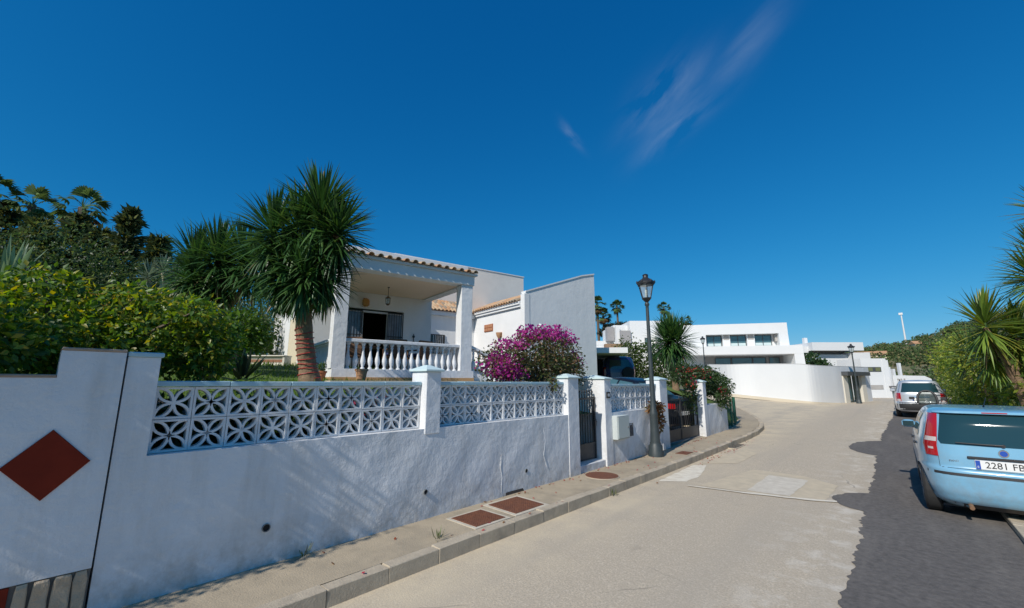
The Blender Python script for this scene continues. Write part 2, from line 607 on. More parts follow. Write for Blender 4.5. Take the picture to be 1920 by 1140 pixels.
def road_material():
    m = bpy.data.materials.new('worn_concrete_road')
    m.use_nodes = True
    N, L = m.node_tree.nodes, m.node_tree.links
    p = N['Principled BSDF']
    p.inputs['Roughness'].default_value = 0.9
    p.inputs['Specular IOR Level'].default_value = 0.25
    g = N.new('ShaderNodeNewGeometry')
    pos = g.outputs['Position']

    def noise(sc, d=8, ro=0.6, v=pos):
        n = N.new('ShaderNodeTexNoise')
        n.inputs['Scale'].default_value = sc
        n.inputs['Detail'].default_value = d
        n.inputs['Roughness'].default_value = ro
        L.new(v, n.inputs['Vector'])
        return n.outputs[0]

    def mr(f, a, b, c=0.0, d=1.0):
        r_ = N.new('ShaderNodeMapRange')
        for i, q in enumerate((a, b, c, d)):
            r_.inputs[i + 1].default_value = q
        L.new(f, r_.inputs[0])
        return r_.outputs[0]

    def mix(fac, a, b):
        x = N.new('ShaderNodeMixRGB')
        L.new(fac, x.inputs[0])
        for i, q in ((1, a), (2, b)):
            if isinstance(q, tuple):
                x.inputs[i].default_value = (*q, 1)
            else:
                L.new(q, x.inputs[i])
        return x.outputs[0]
    c = mix(mr(noise(0.45), 0.35, 0.65), (0.62, 0.515, 0.375), (0.56, 0.475, 0.36))
    c = mix(mr(noise(55, 3), 0.36, 0.62), (0.40, 0.34, 0.26), c)
    c = mix(mr(noise(140, 2), 0.62, 0.75), c, (0.55, 0.50, 0.42))
    c = mix(mr(noise(9, 6, .7), 0.42, 0.70, 0, .75), c, (0.46, 0.385, 0.285))
    c = mix(mr(noise(26, 4, .7), 0.55, 0.72, 0, .8), c, (0.72, 0.62, 0.48))
    c = mix(mr(noise(34, 4, .7), 0.56, 0.70, 0, .7), c, (0.36, 0.305, 0.235))
    sx = N.new('ShaderNodeSeparateXYZ')
    L.new(pos, sx.inputs[0])
    dn = N.new('ShaderNodeMath')
    dn.operation = 'MULTIPLY'
    L.new(mr(sx.outputs['X'], -2.3, -3.4, 0, .8), dn.inputs[0])
    L.new(mr(noise(1.4, 6, .65), .35, .62), dn.inputs[1])
    c = mix(dn.outputs[0], c, (0.66, 0.55, 0.38))      # dust along the gutter
    dn = N.new('ShaderNodeMath')
    dn.operation = 'MULTIPLY'
    L.new(mr(sx.outputs['X'], -1.5, -0.6, 0, .7), dn.inputs[0])
    L.new(mr(noise(3.2, 6, .7), .5, .64), dn.inputs[1])
    c = mix(dn.outputs[0], c, (0.72, 0.66, 0.56))      # scraped pale concrete beside the asphalt
    # tyre-darkened tracks running along the street
    mp = N.new('ShaderNodeMapping')
    mp.inputs['Scale'].default_value = (1.6, 0.06, 1)
    L.new(pos, mp.inputs['Vector'])
    c = mix(mr(noise(1.0, 5, 0.5, mp.outputs[0]), 0.5, 0.72, 0, 0.5), c, (0.42, 0.365, 0.29))
    # fine cracks
    v = N.new('ShaderNodeTexVoronoi')
    v.feature = 'DISTANCE_TO_EDGE'
    v.inputs['Scale'].default_value = 0.42
    dm = N.new('ShaderNodeMixRGB')
    dm.inputs[0].default_value = 0.12
    nn = N.new('ShaderNodeTexNoise')
    nn.inputs['Scale'].default_value = 2.5
    nn.inputs['Detail'].default_value = 6
    L.new(pos, nn.inputs['Vector'])
    L.new(pos, dm.inputs[1])
    L.new(nn.outputs['Color'], dm.inputs[2])
    L.new(dm.outputs[0], v.inputs['Vector'])
    crack = mr(v.outputs[0], 0.0, 0.004, 1, 0)
    keep = mr(noise(0.7, 3), 0.54, 0.66, 0, .7)
    ml = N.new('ShaderNodeMath')
    ml.operation = 'MULTIPLY'
    L.new(crack, ml.inputs[0])
    L.new(keep, ml.inputs[1])
    c = mix(ml.outputs[0], c, (0.17, 0.15, 0.125))
    # rust and oil spots
    c = mix(mr(noise(1.9, 4), 0.66, 0.78, 0, 0.55), c, (0.31, 0.265, 0.21))
    L.new(c, p.inputs['Base Color'])
    b = N.new('ShaderNodeBump')
    b.inputs['Strength'].default_value = 0.55
    b.inputs['Distance'].default_value = 0.008
    L.new(noise(70, 4), b.inputs['Height'])
    L.new(b.outputs[0], p.inputs['Normal'])
    return m


ROADM = road_material()
ASPH = mat('dark_asphalt', (0.105, 0.095, 0.087), (0.175, 0.158, 0.142), 16, 0.9, 0.9, 80, spec=0.25, coord='World', dirt=(0.25, 0.225, 0.195), dscale=1.1, damt=0.65, stretch=(2.2, 0.35, 1), bump2=0.25, b2scale=14)
PAVE = mat('pavement_concrete', (0.46, 0.375, 0.26), (0.37, 0.305, 0.215), 5, 0.93, 0.6, 70, dirt=(0.175, 0.15, 0.12), dscale=1.7, damt=0.65, coord='World')
PATCHW = mat('pale_concrete_patch', (0.80, 0.74, 0.61), (0.62, 0.54, 0.42), 7, 0.9, 0.3, 60, coord='World')
PATCHB = mat('beige_concrete_patch', (0.62, 0.515, 0.36), (0.50, 0.42, 0.30), 6, 0.9, 0.4, 60, coord='World')
PATCHG = mat('grey_concrete_patch', (0.68, 0.615, 0.505), (0.54, 0.475, 0.375), 8, 0.9, 0.4, 60, coord='World')
EARTH = mat('dry_earth', (0.22, 0.17, 0.11), (0.14, 0.13, 0.07), 0.4, 0.95, coord='World')
LAWN = mat('lawn_green', (0.075, 0.13, 0.022), (0.11, 0.165, 0.03), 3, 0.9, 0.5, 40, coord='World')
DRIVEM = mat('drive_paving', (0.36, 0.30, 0.24), (0.28, 0.24, 0.20), 4, 0.9, 0.4, 50, coord='World')

gm = MB()
gm.face([(-900, -700, -0.35), (900, -700, -0.35), (900, 900, -0.35), (-900, 900, -0.35)])
tag(gm.build('ground', EARTH), kind='structure')

xs = [-34 + 37.6 * i / 40 for i in range(41)]
ys = [-14 + 1.0 * i for i in range(74)]
grid_sheet('road', xs, ys, lambda x, y: rz_(y, x), ROADM)

# dark asphalt strip along the right, ragged edge, two trench patches
edge = []
y = -14.0
while y < 34:
    e = -0.535 + 0.012 * math.sin(y * 5.1) + 0.012 * math.sin(y * 11.7 + 1) + rng.uniform(-0.022, 0.022)
    e += 0.02 * math.sin(y * 1.3) + 0.3 * sm(16, 30, y)
    for c, hw, dep in ((8.4, 0.62, 0.36), (15.0, 1.5, 0.62)):
        t = (y - c) / hw
        if abs(t) < 1:
            e -= dep * (1 - abs(t) ** 2.2) ** 0.7
    edge.append((e, y))
    y += 0.06
mb = MB()
vs, fs = [], []
for e, y in edge:
    vs += [(e, y, rz_(y) + 0.006), ((e + 0.83) / 2, y, rz_(y) + 0.006), (0.86, y, rz_(y) + 0.006)]
for i in range(len(edge) - 1):
    for k in range(2):
        fs.append((i * 3 + k, i * 3 + k + 1, i * 3 + 4 + k, i * 3 + 3 + k))
mb.mesh(vs, fs)
tag(mb.build('asphalt_strip', ASPH), kind='structure')


def patch_sheet(name, pts, material, dz):
    """irregular flush patch; pts are corners, edges get wobbled"""
    q = []
    for i in range(len(pts)):
        a, b = Vector(pts[i]), Vector(pts[(i + 1) % len(pts)])
        n = max(2, int((b - a).length / 0.12))
        for k in range(n):
            p = a.lerp(b, k / n)
            q.append((p.x + rng.uniform(-.012, .012), p.y + rng.uniform(-.02, .02)))
    mb = MB()
    mb.face([(x, y, rz_(y) + dz) for x, y in q])
    return tag(mb.build(name, material), kind='structure')


patch_sheet('road_patch', [(-3.36, 7.65), (-2.98, 7.95), (-2.95, 8.6), (-3.2, 9.75), (-3.42, 9.55)], PATCHW, 0.004)
patch_sheet('road_patch', [(-2.72, 7.80), (-1.0, 7.96), (-0.95, 9.35), (-1.5, 9.85), (-2.35, 9.9)], PATCHB, 0.004)
patch_sheet('road_patch', [(-2.02, 7.96), (-1.42, 8.0), (-1.38, 9.45), (-2.0, 9.5)], PATCHG, 0.008)
patch_sheet('road_patch', [(-2.85, 7.60), (-2.0, 7.72), (-1.2, 7.9), (-0.85, 8.05), (-0.86, 8.15), (-1.2, 8.0), (-2.0, 7.81), (-2.85, 7.67)], PATCHW, 0.012)
patch_sheet('road_patch', [(-3.30, 9.9), (-2.75, 10.4), (-2.75, 12.1), (-3.15, 12.5)], PATCHB, 0.004)

# pavement on the left with its kerb stones
kp = [(-3.5, -12.0), (-3.5, 14.5), (-3.52, 15.7), (-3.66, 17.2), (-3.92, 18.6), (-4.28, 20.0), (-4.75, 21.4), (-5.35, 23.0), (-6.1, 24.8), (-7.0, 26.6), (-8.2, 28.4), (-10, 30.2), (-12.5, 31.8)]


def along(path, step):
    out_, acc = [], 0.0
    segs = [(Vector(a), Vector(b)) for a, b in zip(path, path[1:])]
    for a, b in segs:
        l = (b - a).length
        while acc <= l:
            out_.append((a.lerp(b, acc / l), (b - a).normalized()))
            acc += step
        acc -= l
    return out_


kpts = along(kp, 0.55)
PZ = 0.13


def pz(y, x=-4):
    return rz_(y, x) + PZ


mb = MB()
vs, fs = [], []
for p, d in kpts:
    nx = Vector((-d.y, d.x))
    for o_ in (0.135, 0.5, 1.0):
        q = p + nx * o_
        vs.append((q.x, q.y, pz(p.y, p.x) + (0.0 if o_ < 0.2 else 0.004 * o_)))
for i in range(len(kpts) - 1):
    for k in range(2):
        fs.append((i * 3 + k + 1, i * 3 + k, i * 3 + 3 + k, i * 3 + 4 + k))
mb.mesh(vs, fs)
pave = tag(mb.build('pavement', PAVE), kind='structure')
stone_me = []
for v_ in range(4):
    b = MB()
    b.bbox(-0.135, 0.0, 0.001, 0.549, -0.25, 0.0, 0.007)
    for i, (x, y, z) in enumerate(b.v):
        b.v[i] = (x + rng.uniform(-.004, .004), y + rng.uniform(-.003, .003), z + rng.uniform(-.004, .004))
    stone_me.append(b.data('kerb_stone', KERBM))
for i, (p, d) in enumerate(kpts[:-1]):
    dz = 0.012 * math.sin(i * 1.7) * 0.4
    k = inst('kerb_stone', stone_me[i % 4], pave, (p.x, p.y, pz(p.y, p.x) + 0.004 + dz), (rng.uniform(-.006, .006), 0, math.atan2(-d.x, d.y) + rng.uniform(-.006, .006)))

# pavement on the right of the street
mb = MB()
vs, fs = [], []
yy = [-14 + i for i in range(48)]
for y in yy:
    vs += [(0.945, y, rz_(y) + 0.075), (2.2, y, rz_(y) + 0.085), (2.2, y, rz_(y) - .2)]
for i in range(len(yy) - 1):
    for k in range(2):
        fs.append((i * 3 + k, i * 3 + k + 1, i * 3 + 4 + k, i * 3 + 3 + k))
mb.mesh(vs, fs)
pave2 = tag(mb.build('pavement', PAVE), kind='structure')
for i in range(84):
    y = -13.5 + 0.55 * i
    inst('kerb_stone', stone_me[i % 4], pave2, (0.955, y, rz_(y) + 0.076), (0, 0, rng.uniform(-.005, .005)))

# planted verge behind the right pavement, rising
grid_sheet('verge', [2.2, 3, 4.5, 7, 12, 20, 40], [-14 + 3 * i for i in range(22)],
           lambda x, y: rz_(y) + 0.1 + 0.5 * sm(2.3, 8, x) + 1.5 * sm(8, 30, x), mat('verge_soil', (0.13, 0.10, 0.06), (0.07, 0.09, 0.03), 1.5, 0.95, 0.5, 20, coord='World'))


# raised garden behind the wall
def gz(x, y):
    a = -x
    z = 1.12 + 0.38 * sm(4.6, 6.6, a) + 0.20 * sm(6.6, 9.0, a) + 0.55 * sm(9.5, 14, a) + 1.2 * sm(15, 30, a)
    return z


grid_sheet('lawn', [-44, -36, -30, -25, -21, -18, -16, -14, -13, -12, -11, -10, -9, -8, -7.2, -6.5, -6, -5.5, -5, -4.62], [-14 + 0.8 * i for i in range(31)], gz, LAWN)


grid_sheet('flower_bed', [-6.6, -6.2, -5.8, -5.4, -5, -4.66], [0.6 + 0.45 * i for i in range(13)], lambda x, y: gz(x, y) + 0.02, mat('shade_toned_soil', (0.055, 0.04, 0.026), (0.035, 0.028, 0.02), 8, 0.95, 0.6, 30, coord='World'))  # soil colour darkened to stand in for the wall's shade behind the blocks
TERR = mat('terrace_paving', (0.62, 0.53, 0.43), (0.54, 0.46, 0.37), 5, 0.85, 0.2, 40, coord='World')


def dz_(x, y):                      # drive and the plot above it
    a = -x - 0.21 * (y - 12)
    z = 0.16 + 1.02 * sm(4.3, 11.0, a) + 0.1 * sm(11, 16, a)
    return z + rz_(13) * 0.4


grid_sheet('driveway', [-22, -18, -15, -13, -12, -11, -10, -9, -8, -7, -6, -5.4, -4.9, -4.45], [10.35 + 0.4 * i for i in range(14)], dz_, DRIVEM)


def kerb_x(y):
    return lerp_kerb(y)


def lerp_kerb(y):
    for a, c in zip(kp, kp[1:]):
        if a[1] <= y <= c[1]:
            return a[0] + (c[0] - a[0]) * (y - a[1]) / (c[1] - a[1])
    return kp[-1][0]


def uz(x, y):
    if x > kerb_x(y) - 1.12 and y > 15.9:
        return -0.3
    return 0.12 + rz_(y, x) + (0.75 + 0.75 * sm(4.7, 7.0, -x) + 0.5 * sm(7, 14, -x)) * (1 - 0.96 * sm(16.3, 23.5, y))


grid_sheet('bank', [-44, -36, -28, -22, -17, -14, -12, -10, -8.5, -7, -6, -5.3, -4.65], [15.6 + 0.7 * i for i in range(15)], uz, LAWN)

# grass on the lawn
gx = -nrg.uniform(5.0, 19, 15000)
gy = nrg.uniform(-1.5, 7.5, 15000)
keep = (gx < -6.5)
gx, gy = gx[keep], gy[keep]
n = len(gx)
P = np.stack([gx, gy, np.array([gz(a, b) for a, b in zip(gx, gy)])], 1)
az = nrg.random(n) * 2 * PI
h = nrg.uniform(0.05, 0.12, n)
sd_ = np.stack([np.cos(az), np.sin(az), 0 * az], 1)
lean = nrg.normal(size=(n, 3)) * 0.04
V = np.stack([P - sd_ * 0.012, P + sd_ * 0.012, P + lean + np.array([0, 0, 1]) * h[:, None]], 1).reshape(-1, 3)
F = np.arange(n * 3).reshape(-1, 3)
Cc = np.array([[0.10, 0.19, 0.03], [0.14, 0.22, 0.04], [0.07, 0.14, 0.02]])[nrg.integers(0, 3, n)]
tag(tinted('grass', V, F, Cc, GRASSM), 'short bright green grass on the raised lawn beside the house', 'grass', kind='stuff')

# ---------------------------------------------------------------- street walls
WX = -4.35                                     # front plane of the garden wall
BS = 0.2585


def breeze_mesh():
    b = MB()
    h = BS / 2 - 0.002
    fr = 0.017
    d0, d1 = -0.045, 0.045
    b.box(d0, d1, -h, h, -h, -h + fr)
    b.box(d0, d1, -h, h, h - fr, h)
    b.box(d0, d1, -h, -h + fr, -h + fr, h - fr)
    b.box(d0, d1, h - fr, h, -h + fr, h - fr)
    q = h - fr * 0.6
    w = 0.0095
    a0, a1 = -0.036, 0.038
    for sx in (-1, 1):
        for sy in (-1, 1):
            for sg in (-1, 1):
                pts = []
                for i in range(7):
                    t = i / 6
                    o = sg * 0.036 * 4 * t * (1 - t) * (1.0 + 0.25 * (t - 0.5))
                    u, v = q * t - o * 0.7071, q * t + o * 0.7071
                    pts.append(Vector((sx * u, sy * v)))
                L_, R_ = [], []
                for i, p in enumerate(pts):
                    d = (pts[min(i + 1, 6)] - pts[max(i - 1, 0)]).normalized()
                    nn = Vector((-d.y, d.x)) * w
                    L_.append(p + nn)
                    R_.append(p - nn)
                for i in range(6):
                    A, B_, C_, D_ = L_[i], L_[i + 1], R_[i + 1], R_[i]
                    b.face([(a1, A.x, A.y), (a1, B_.x, B_.y), (a1, C_.x, C_.y), (a1, D_.x, D_.y)])
                    b.face([(a0, A.x, A.y), (a0, D_.x, D_.y), (a0, C_.x, C_.y), (a0, B_.x, B_.y)])
                    b.face([(a0, A.x, A.y), (a0, B_.x, B_.y), (a1, B_.x, B_.y), (a1, A.x, A.y)])
                    b.face([(a0, D_.x, D_.y), (a1, D_.x, D_.y), (a1, C_.x, C_.y), (a0, C_.x, C_.y)])
    return b.data('breeze_block', BLOCKW)


BREEZE = breeze_mesh()


def wob_panel(b, x0, x1, y0, y1, z0, z1, seed, step=0.09, amp=0.007):
    """a wall slab whose street face is trowelled unevenly"""
    ny = max(2, int((y1 - y0) / step))
    nz_ = max(2, int((z1 - z0) / step))
    vs = []
    for j in range(nz_ + 1):
        for i in range(ny + 1):
            y, z = y0 + (y1 - y0) * i / ny, z0 + (z1 - z0) * j / nz_
            e = min(1, 6 * min(i, ny - i) / ny, 6 * (nz_ - j) / nz_)
            o = amp * e * (math.sin(y * 4.3 + seed + z * 1.7) * math.sin(z * 5.1 + y * 1.3) + 0.6 * math.sin(y * 9.7 - z * 8.3 + seed))
            vs.append((x1 + o, y, z))
    fs = [(j * (ny + 1) + i, j * (ny + 1) + i + 1, (j + 1) * (ny + 1) + i + 1, (j + 1) * (ny + 1) + i) for j in range(nz_) for i in range(ny)]
    b.mesh(vs, fs)
    b.face([(x0, y0, z1), (x1, y0, z1), (x1, y1, z1), (x0, y1, z1)])
    b.face([(x0, y0, z0), (x0, y0, z1), (x0, y1, z1), (x0, y1, z0)])
    b.face([(x1, y0, z0), (x1, y0, z1), (x0, y0, z1), (x0, y0, z0)])
    b.face([(x1, y1, z0), (x0, y1, z0), (x0, y1, z1), (x1, y1, z1)])


def lattice(root, y0, n, zb, xw=WX, o=(0, 0, 0)):
    for i in range(n):
        for j in range(2):
            inst('breeze_block', BREEZE, root, (xw - 0.145 - o[0] + rng.uniform(-.004, .004), y0 + BS * (i + 0.5) - o[1], zb + BS * (j + 0.5) - o[2]), (rng.choice((0, PI / 2, PI)) + rng.uniform(-.008, .008), 0, rng.uniform(-.012, .012)))


def pillar(root, x0, x1, y0, y1, z0, z1, o, cap=True):
    b = MB()
    b.bbox(x0 - o[0], x1 - o[0], y0 - o[1], y1 - o[1], z0 - o[2], z1 - o[2], 0.008)
    p = b.build('pillar', WHITE, root)
    if cap:
        c = MB()
        cx, cy = (x0 + x1) / 2 - o[0], (y0 + y1) / 2 - o[1]
        hx, hy = (x1 - x0) / 2 + 0.03, (y1 - y0) / 2 + 0.03
        z = z1 - o[2] + 0.001
        c.bbox(cx - hx, cx + hx, cy - hy, cy + hy, z, z + 0.028, 0.005)
        a = [(cx - hx * .96, cy - hy * .96, z + .0275), (cx + hx * .96, cy - hy * .96, z + .0275), (cx + hx * .96, cy + hy * .96, z + .0275), (cx - hx * .96, cy + hy * .96, z + .0275)]
        t = [(cx - hx * .15, cy - hy * .15, z + .085), (cx + hx * .15, cy - hy * .15, z + .085), (cx + hx * .15, cy + hy * .15, z + .085), (cx - hx * .15, cy + hy * .15, z + .085)]
        c.mesh(a + t, [(0, 1, 5, 4), (1, 2, 6, 5), (2, 3, 7, 6), (3, 0, 4, 7), (4, 5, 6, 7)])
        c.build('pillar_cap', CAPM, p)
    return p


def copings(root, y0, y1, z, o, step=0.5, xw=WX):
    n = max(1, round((y1 - y0) / step))
    st = (y1 - y0) / n
    b = MB()
    b.bbox(-0.16, 0.012, 0.0015, st - 0.0015, 0, 0.045, 0.006)
    me = b.data('coping_tile', COPING)
    for i in range(n):
        inst('coping_tile', me, root, (xw - 0.09 - o[0], y0 + st * i - o[1], z - o[2] + rng.uniform(-.002, .002)), (0, rng.uniform(-.01, .01), 0))


def drain(root, y, z, o, r_=0.028, xw=WX):
    b = MB()
    b.lathe([(r_ * 1.12, -0.02), (r_ * 1.12, 0.012), (r_ * 0.9, 0.012), (r_ * 0.9, -0.02)], 16, (xw - o[0] + .004, y - o[1], z - o[2]), 'x')
    p = b.build('drain_pipe', mat('pvc_grey', (0.16, 0.17, 0.17), None, rough=0.5), root, 'smooth')
    b = MB()
    b.lathe([(r_ * 0.9, 0.0), (r_ * 0.9, 0.003)], 16, (xw - o[0] + .005, y - o[1], z - o[2]), 'x')
    b.build('pipe_mouth', DARK, p)


# main wall, from the neighbour's joint to the pedestrian gate
o = (WX, 0.458, 0.1)
gw = thing('garden_wall', 'long white stucco garden wall with two breeze block panels and pale blue coping', 'wall', o)
b = MB()
wob_panel(b, WX - 0.30 - o[0], 0, 0.0, 6.33 - o[1], -0.15, 1.168 - o[2], 0.3)
b.build('wall_base', WHITE, gw, 'smooth')
b = MB()
b.box(-0.30, 0, 0.0, 0.197, 1.1682 - o[2], 1.915 - o[2])
b.build('pillar', WHITE, gw)
b = MB()
b.bbox(-0.33, 0.012, -0.002, 0.215, 1.917 - o[2], 1.955 - o[2], 0.006)
b.build('coping_tile', COPING, gw)
pillar(gw, WX - 0.30, WX + 0.012, 3.255, 3.485, 1.10, 1.86, o)
pillar(gw, WX - 0.30, WX + 0.010, 6.332, 6.67, 0.0, 1.80, o)
lattice(gw, 0.665, 10, 1.170, o=o)
lattice(gw, 3.488, 11, 1.170, o=o)
copings(gw, 0.66, 3.25, 1.689, o)
copings(gw, 3.49, 6.33, 1.689, o)
for y, z in ((1.56, 0.45), (3.30, 0.44), (5.17, 0.41)):
    drain(gw, y, z, o, 0.031 if y < 2 else 0.026)
# plaster cracks and the spalled foot
for pts in ([(4.62, 0.72), (4.60, 0.55), (4.64, 0.40), (4.62, 0.20), (4.66, 0.13)], [(5.62, 1.0), (5.66, 0.80), (5.61, 0.58), (5.68, 0.40)]):
    b = MB()
    b.tube([(0.004, y - o[1], z - o[2]) for y, z in pts], [0.001, 0.004, 0.003, 0.004, 0.002][:len(pts)], 5)
    b.build('crack_ridge', WHITE, gw)
b = MB()
b.box(-0.02, 0.0035, 4.72 - o[1], 5.15 - o[1], 0.0, 0.075)
b.build('spalled_foot', mat('bare_mortar', (0.09, 0.075, 0.065), (0.05, 0.045, 0.04), 20, 0.95, 0.6, 50), gw)

# neighbour's wall at the left edge
o = (WX, -3.2, 0.1)
nw = thing('neighbour_wall', 'white stepped wall with dark red diamond tile and rough stone base at left edge', 'wall', o)
b = MB()
X1 = WX + 0.014
b2 = [(-4.6, 0.455), (1.755, 0.455)]
b.prism([(0, .352), (3.645, .352), (3.645, 1.845), (3.302, 1.845), (3.302, 1.655), (0, 1.655)], -0.30, 0.014, 'x')
b.build('wall_panel', WHITE, nw, 'smooth')
b = MB()
b.bbox(-0.32, 0.022, 0, 3.30, 1.656, 1.678, 0.005)
b.bbox(-0.32, 0.022, 3.302, 3.647, 1.847, 1.868, 0.005)
b.build('coping', mat('weathered_coping', (0.40, 0.31, 0.24), (0.24, 0.19, 0.15), 6, 0.9, 0.3, 50, coord='World'), nw)
b = MB()
b.box(-0.30, -0.004, 0, 3.645, -0.15, 0.35)
b.build('base_mortar', MORTAR, nw)
# stone facing: irregular upright stones, plus the red tile strip further left
y = 3.64
k = 0
while y > 3.31:
    w = rng.uniform(0.07, 0.10)
    y0 = max(3.29, y - w)
    z = -0.12
    while z < 0.345:
        hgt = min(0.349 - z, rng.choice([0.16, 0.22, 0.47]))
        if 0.349 - (z + hgt) < 0.06:
            hgt = 0.349 - z
        sb = MB()
        g_ = 0.006
        A = [(y0 + g_, z + g_), (y - g_, z + g_), (y - g_, z + hgt - g_ * .5), (y0 + g_, z + hgt - g_ * .5)]
        pts = []
        for i in range(4):
            a, c = Vector(A[i]), Vector(A[(i + 1) % 4])
            for t in (0.12, 0.5, 0.88):
                q = a.lerp(c, t)
                pts.append((q.x + rng.uniform(-.006, .006), q.y + (rng.uniform(-.006, .006) if z + hgt < .34 else -abs(rng.uniform(0, .004)))))
        dpt = rng.uniform(0.012, 0.026)
        n_ = len(pts)
        cx, cz = sum(p[0] for p in pts) / n_, sum(p[1] for p in pts) / n_
        vs = [(-0.01, a, c) for a, c in pts] + [(dpt * .7, a, c) for a, c in pts] + [(dpt, cx + (a - cx) * .82, cz + (c - cz) * .9) for a, c in pts]
        fs = [(i + n_ * r_, (i + 1) % n_ + n_ * r_, (i + 1) % n_ + n_ * (r_ + 1), i + n_ * (r_ + 1)) for r_ in (0, 1) for i in range(n_)] + [tuple(range(2 * n_, 3 * n_))]
        sb.mesh(vs, fs)
        sb.build('stone', STONE, nw)
        z += hgt
        k += 1
    y = y0
for i in range(9):
    sb = MB()
    sb.bbox(-0.003, 0.016, 3.28 - 0.345 * (i + 1) + .006, 3.28 - 0.345 * i - .006, -0.12, 0.345, 0.004)
    sb.build('base_tile', REDT, nw)
for i in range(5):          # red diamond tiles along the wall
    cy, cz = 3.335 - 0.83 * i - 0.0, 1.077
    sb = MB()
    hy, hz = 0.21, 0.228
    pts = [(cy - hy, cz), (cy, cz - hz), (cy + hy, cz), (cy, cz + hz)]
    vs = [(0.012, a, c) for a, c in pts] + [(0.0225, a, c) for a, c in pts] + [(0.0255, cy + (a - cy) * .975, cz + (c - cz) * .975) for a, c in pts]
    fs = [(i_ + 4 * r_, (i_ + 1) % 4 + 4 * r_, (i_ + 1) % 4 + 4 * (r_ + 1), i_ + 4 * (r_ + 1)) for r_ in (0, 1) for i_ in range(4)] + [(8, 9, 10, 11)]
    sb.mesh(vs, fs)
    sb.build('diamond_tile', REDT, nw)

# low dividing wall running back from the joint
o = (WX - 0.3, 0.3, 1.0)
dw = thing('dividing_wall', 'low white dividing wall running back into the garden under the leafy bush', 'wall', o)
b = MB()
b.bbox(-2.6, -0.005, 0.16, 0.33, -0.3, 0.80, 0.01)
b.bbox(-7.5, -2.602, 0.16, 0.33, -0.3, 1.05, 0.01)
b.build('wall_panel', SMOOTHW, dw)

# pedestrian gate
o = (WX - 0.22, 6.68, 0.27)
b = MB()
pg = thing('pedestrian_gate', 'narrow dark iron pedestrian gate with upright bars between two white pillars', 'gate', o)
W_ = 0.90
b.box(-0.02, 0.02, 0, 0.035, 0, 1.18)
b.box(-0.02, 0.02, W_ - .035, W_, 0, 1.18)
b.box(-0.018, 0.018, 0.036, W_ - .036, 1.13, 1.165)
b.box(-0.018, 0.018, 0.036, W_ - .036, 0.275, 0.31)
b.build('gate_frame', GATEM, pg)
b = MB()
b.box(-0.008, 0.008, 0.036, W_ - .036, 0.01, 0.274)
b.build('gate_sheet', GATEM, pg)
bm_ = MB()
bm_.tube([(0, 0, 0.311), (0, 0, 1.26)], 0.011, 6)
bm_.lathe([(0.011, 1.255), (0.02, 1.28), (0.003, 1.33)], 6)
barme = bm_.data('gate_bar', GATEM)
for i in range(9):
    inst('gate_bar', barme, pg, (0, 0.09 + i * 0.09, 0))
b = MB()
b.box(0.02, 0.06, 0.80, 0.86, 0.62, 0.74)
b.tube([(0.055, 0.83, 0.70), (0.085, 0.83, 0.70), (0.085, 0.74, 0.70)], 0.009, 6)
b.build('gate_lock', BLACKM, pg)

o = (WX - 0.15, 6.67, 0.0)
ds = thing('gate_step', 'white painted step below the narrow iron pedestrian gate', 'step', o)
b = MB()
b.bbox(-0.28, 0.13, 0.004, 0.926, -0.1, 0.262, 0.01)
b.build('step_block', WHITE, ds)

# short wall between the two gates
o = (WX, 7.6, 0.1)
sw = thing('garden_wall', 'short white wall with breeze blocks between the pedestrian gate and the driveway gate', 'wall', o)
b = MB()
wob_panel(b, -0.28, 0, 0.2, 10.275 - o[1], -0.15, 1.130 - o[2], 4.1)
b.build('wall_base', WHITE, sw, 'smooth')
pillar(sw, WX - 0.62, WX + 0.010, 7.6, 7.86, 0.0, 1.79, o)
pillar(sw, WX - 0.34, WX + 0.010, 10.28, 10.72, 0.0, 1.79, o)
lattice(sw, 7.885, 9, 1.132, o=o)
copings(sw, 7.865, 10.275, 1.651, o)
# house number box
b = MB()
b.bbox(0.011, 0.03, 7.66 - o[1], 7.80 - o[1], 1.42 - o[2], 1.54 - o[2], 0.003)
hp_ = b.build('number_plaque', BLACKM, sw)
b = MB()
b.box(0.0305, 0.033, 7.69 - o[1], 7.77 - o[1], 1.45 - o[2], 1.51 - o[2])
b.build('plaque_face', mat('pale_enamel', (0.5, 0.52, 0.55), None, rough=0.4), hp_)

mb_ = thing('meter_box', 'pale plastic meter box fixed to the white wall beside the pedestrian gate', 'meter box', (WX, 8.12, 0.60))
b = MB()
b.bbox(-0.02, 0.12, -0.26, 0.26, 0, 0.47, 0.012)
b.build('box_body', mat('pale_grey_plastic', (0.56, 0.60, 0.58), (0.50, 0.54, 0.52), 5, 0.5), mb_, 'smooth')
b = MB()
b.bbox(0.118, 0.132, -0.235, 0.235, 0.025, 0.445, 0.006)
d_ = b.build('box_door', mat('pale_green_plastic', (0.50, 0.55, 0.52), None, rough=0.45), mb_)
b = MB()
b.lathe([(0.02, 0), (0.02, 0.008)], 12, (0.132, 0.17, 0.23), 'x')
b.build('box_latch', STEEL, d_)

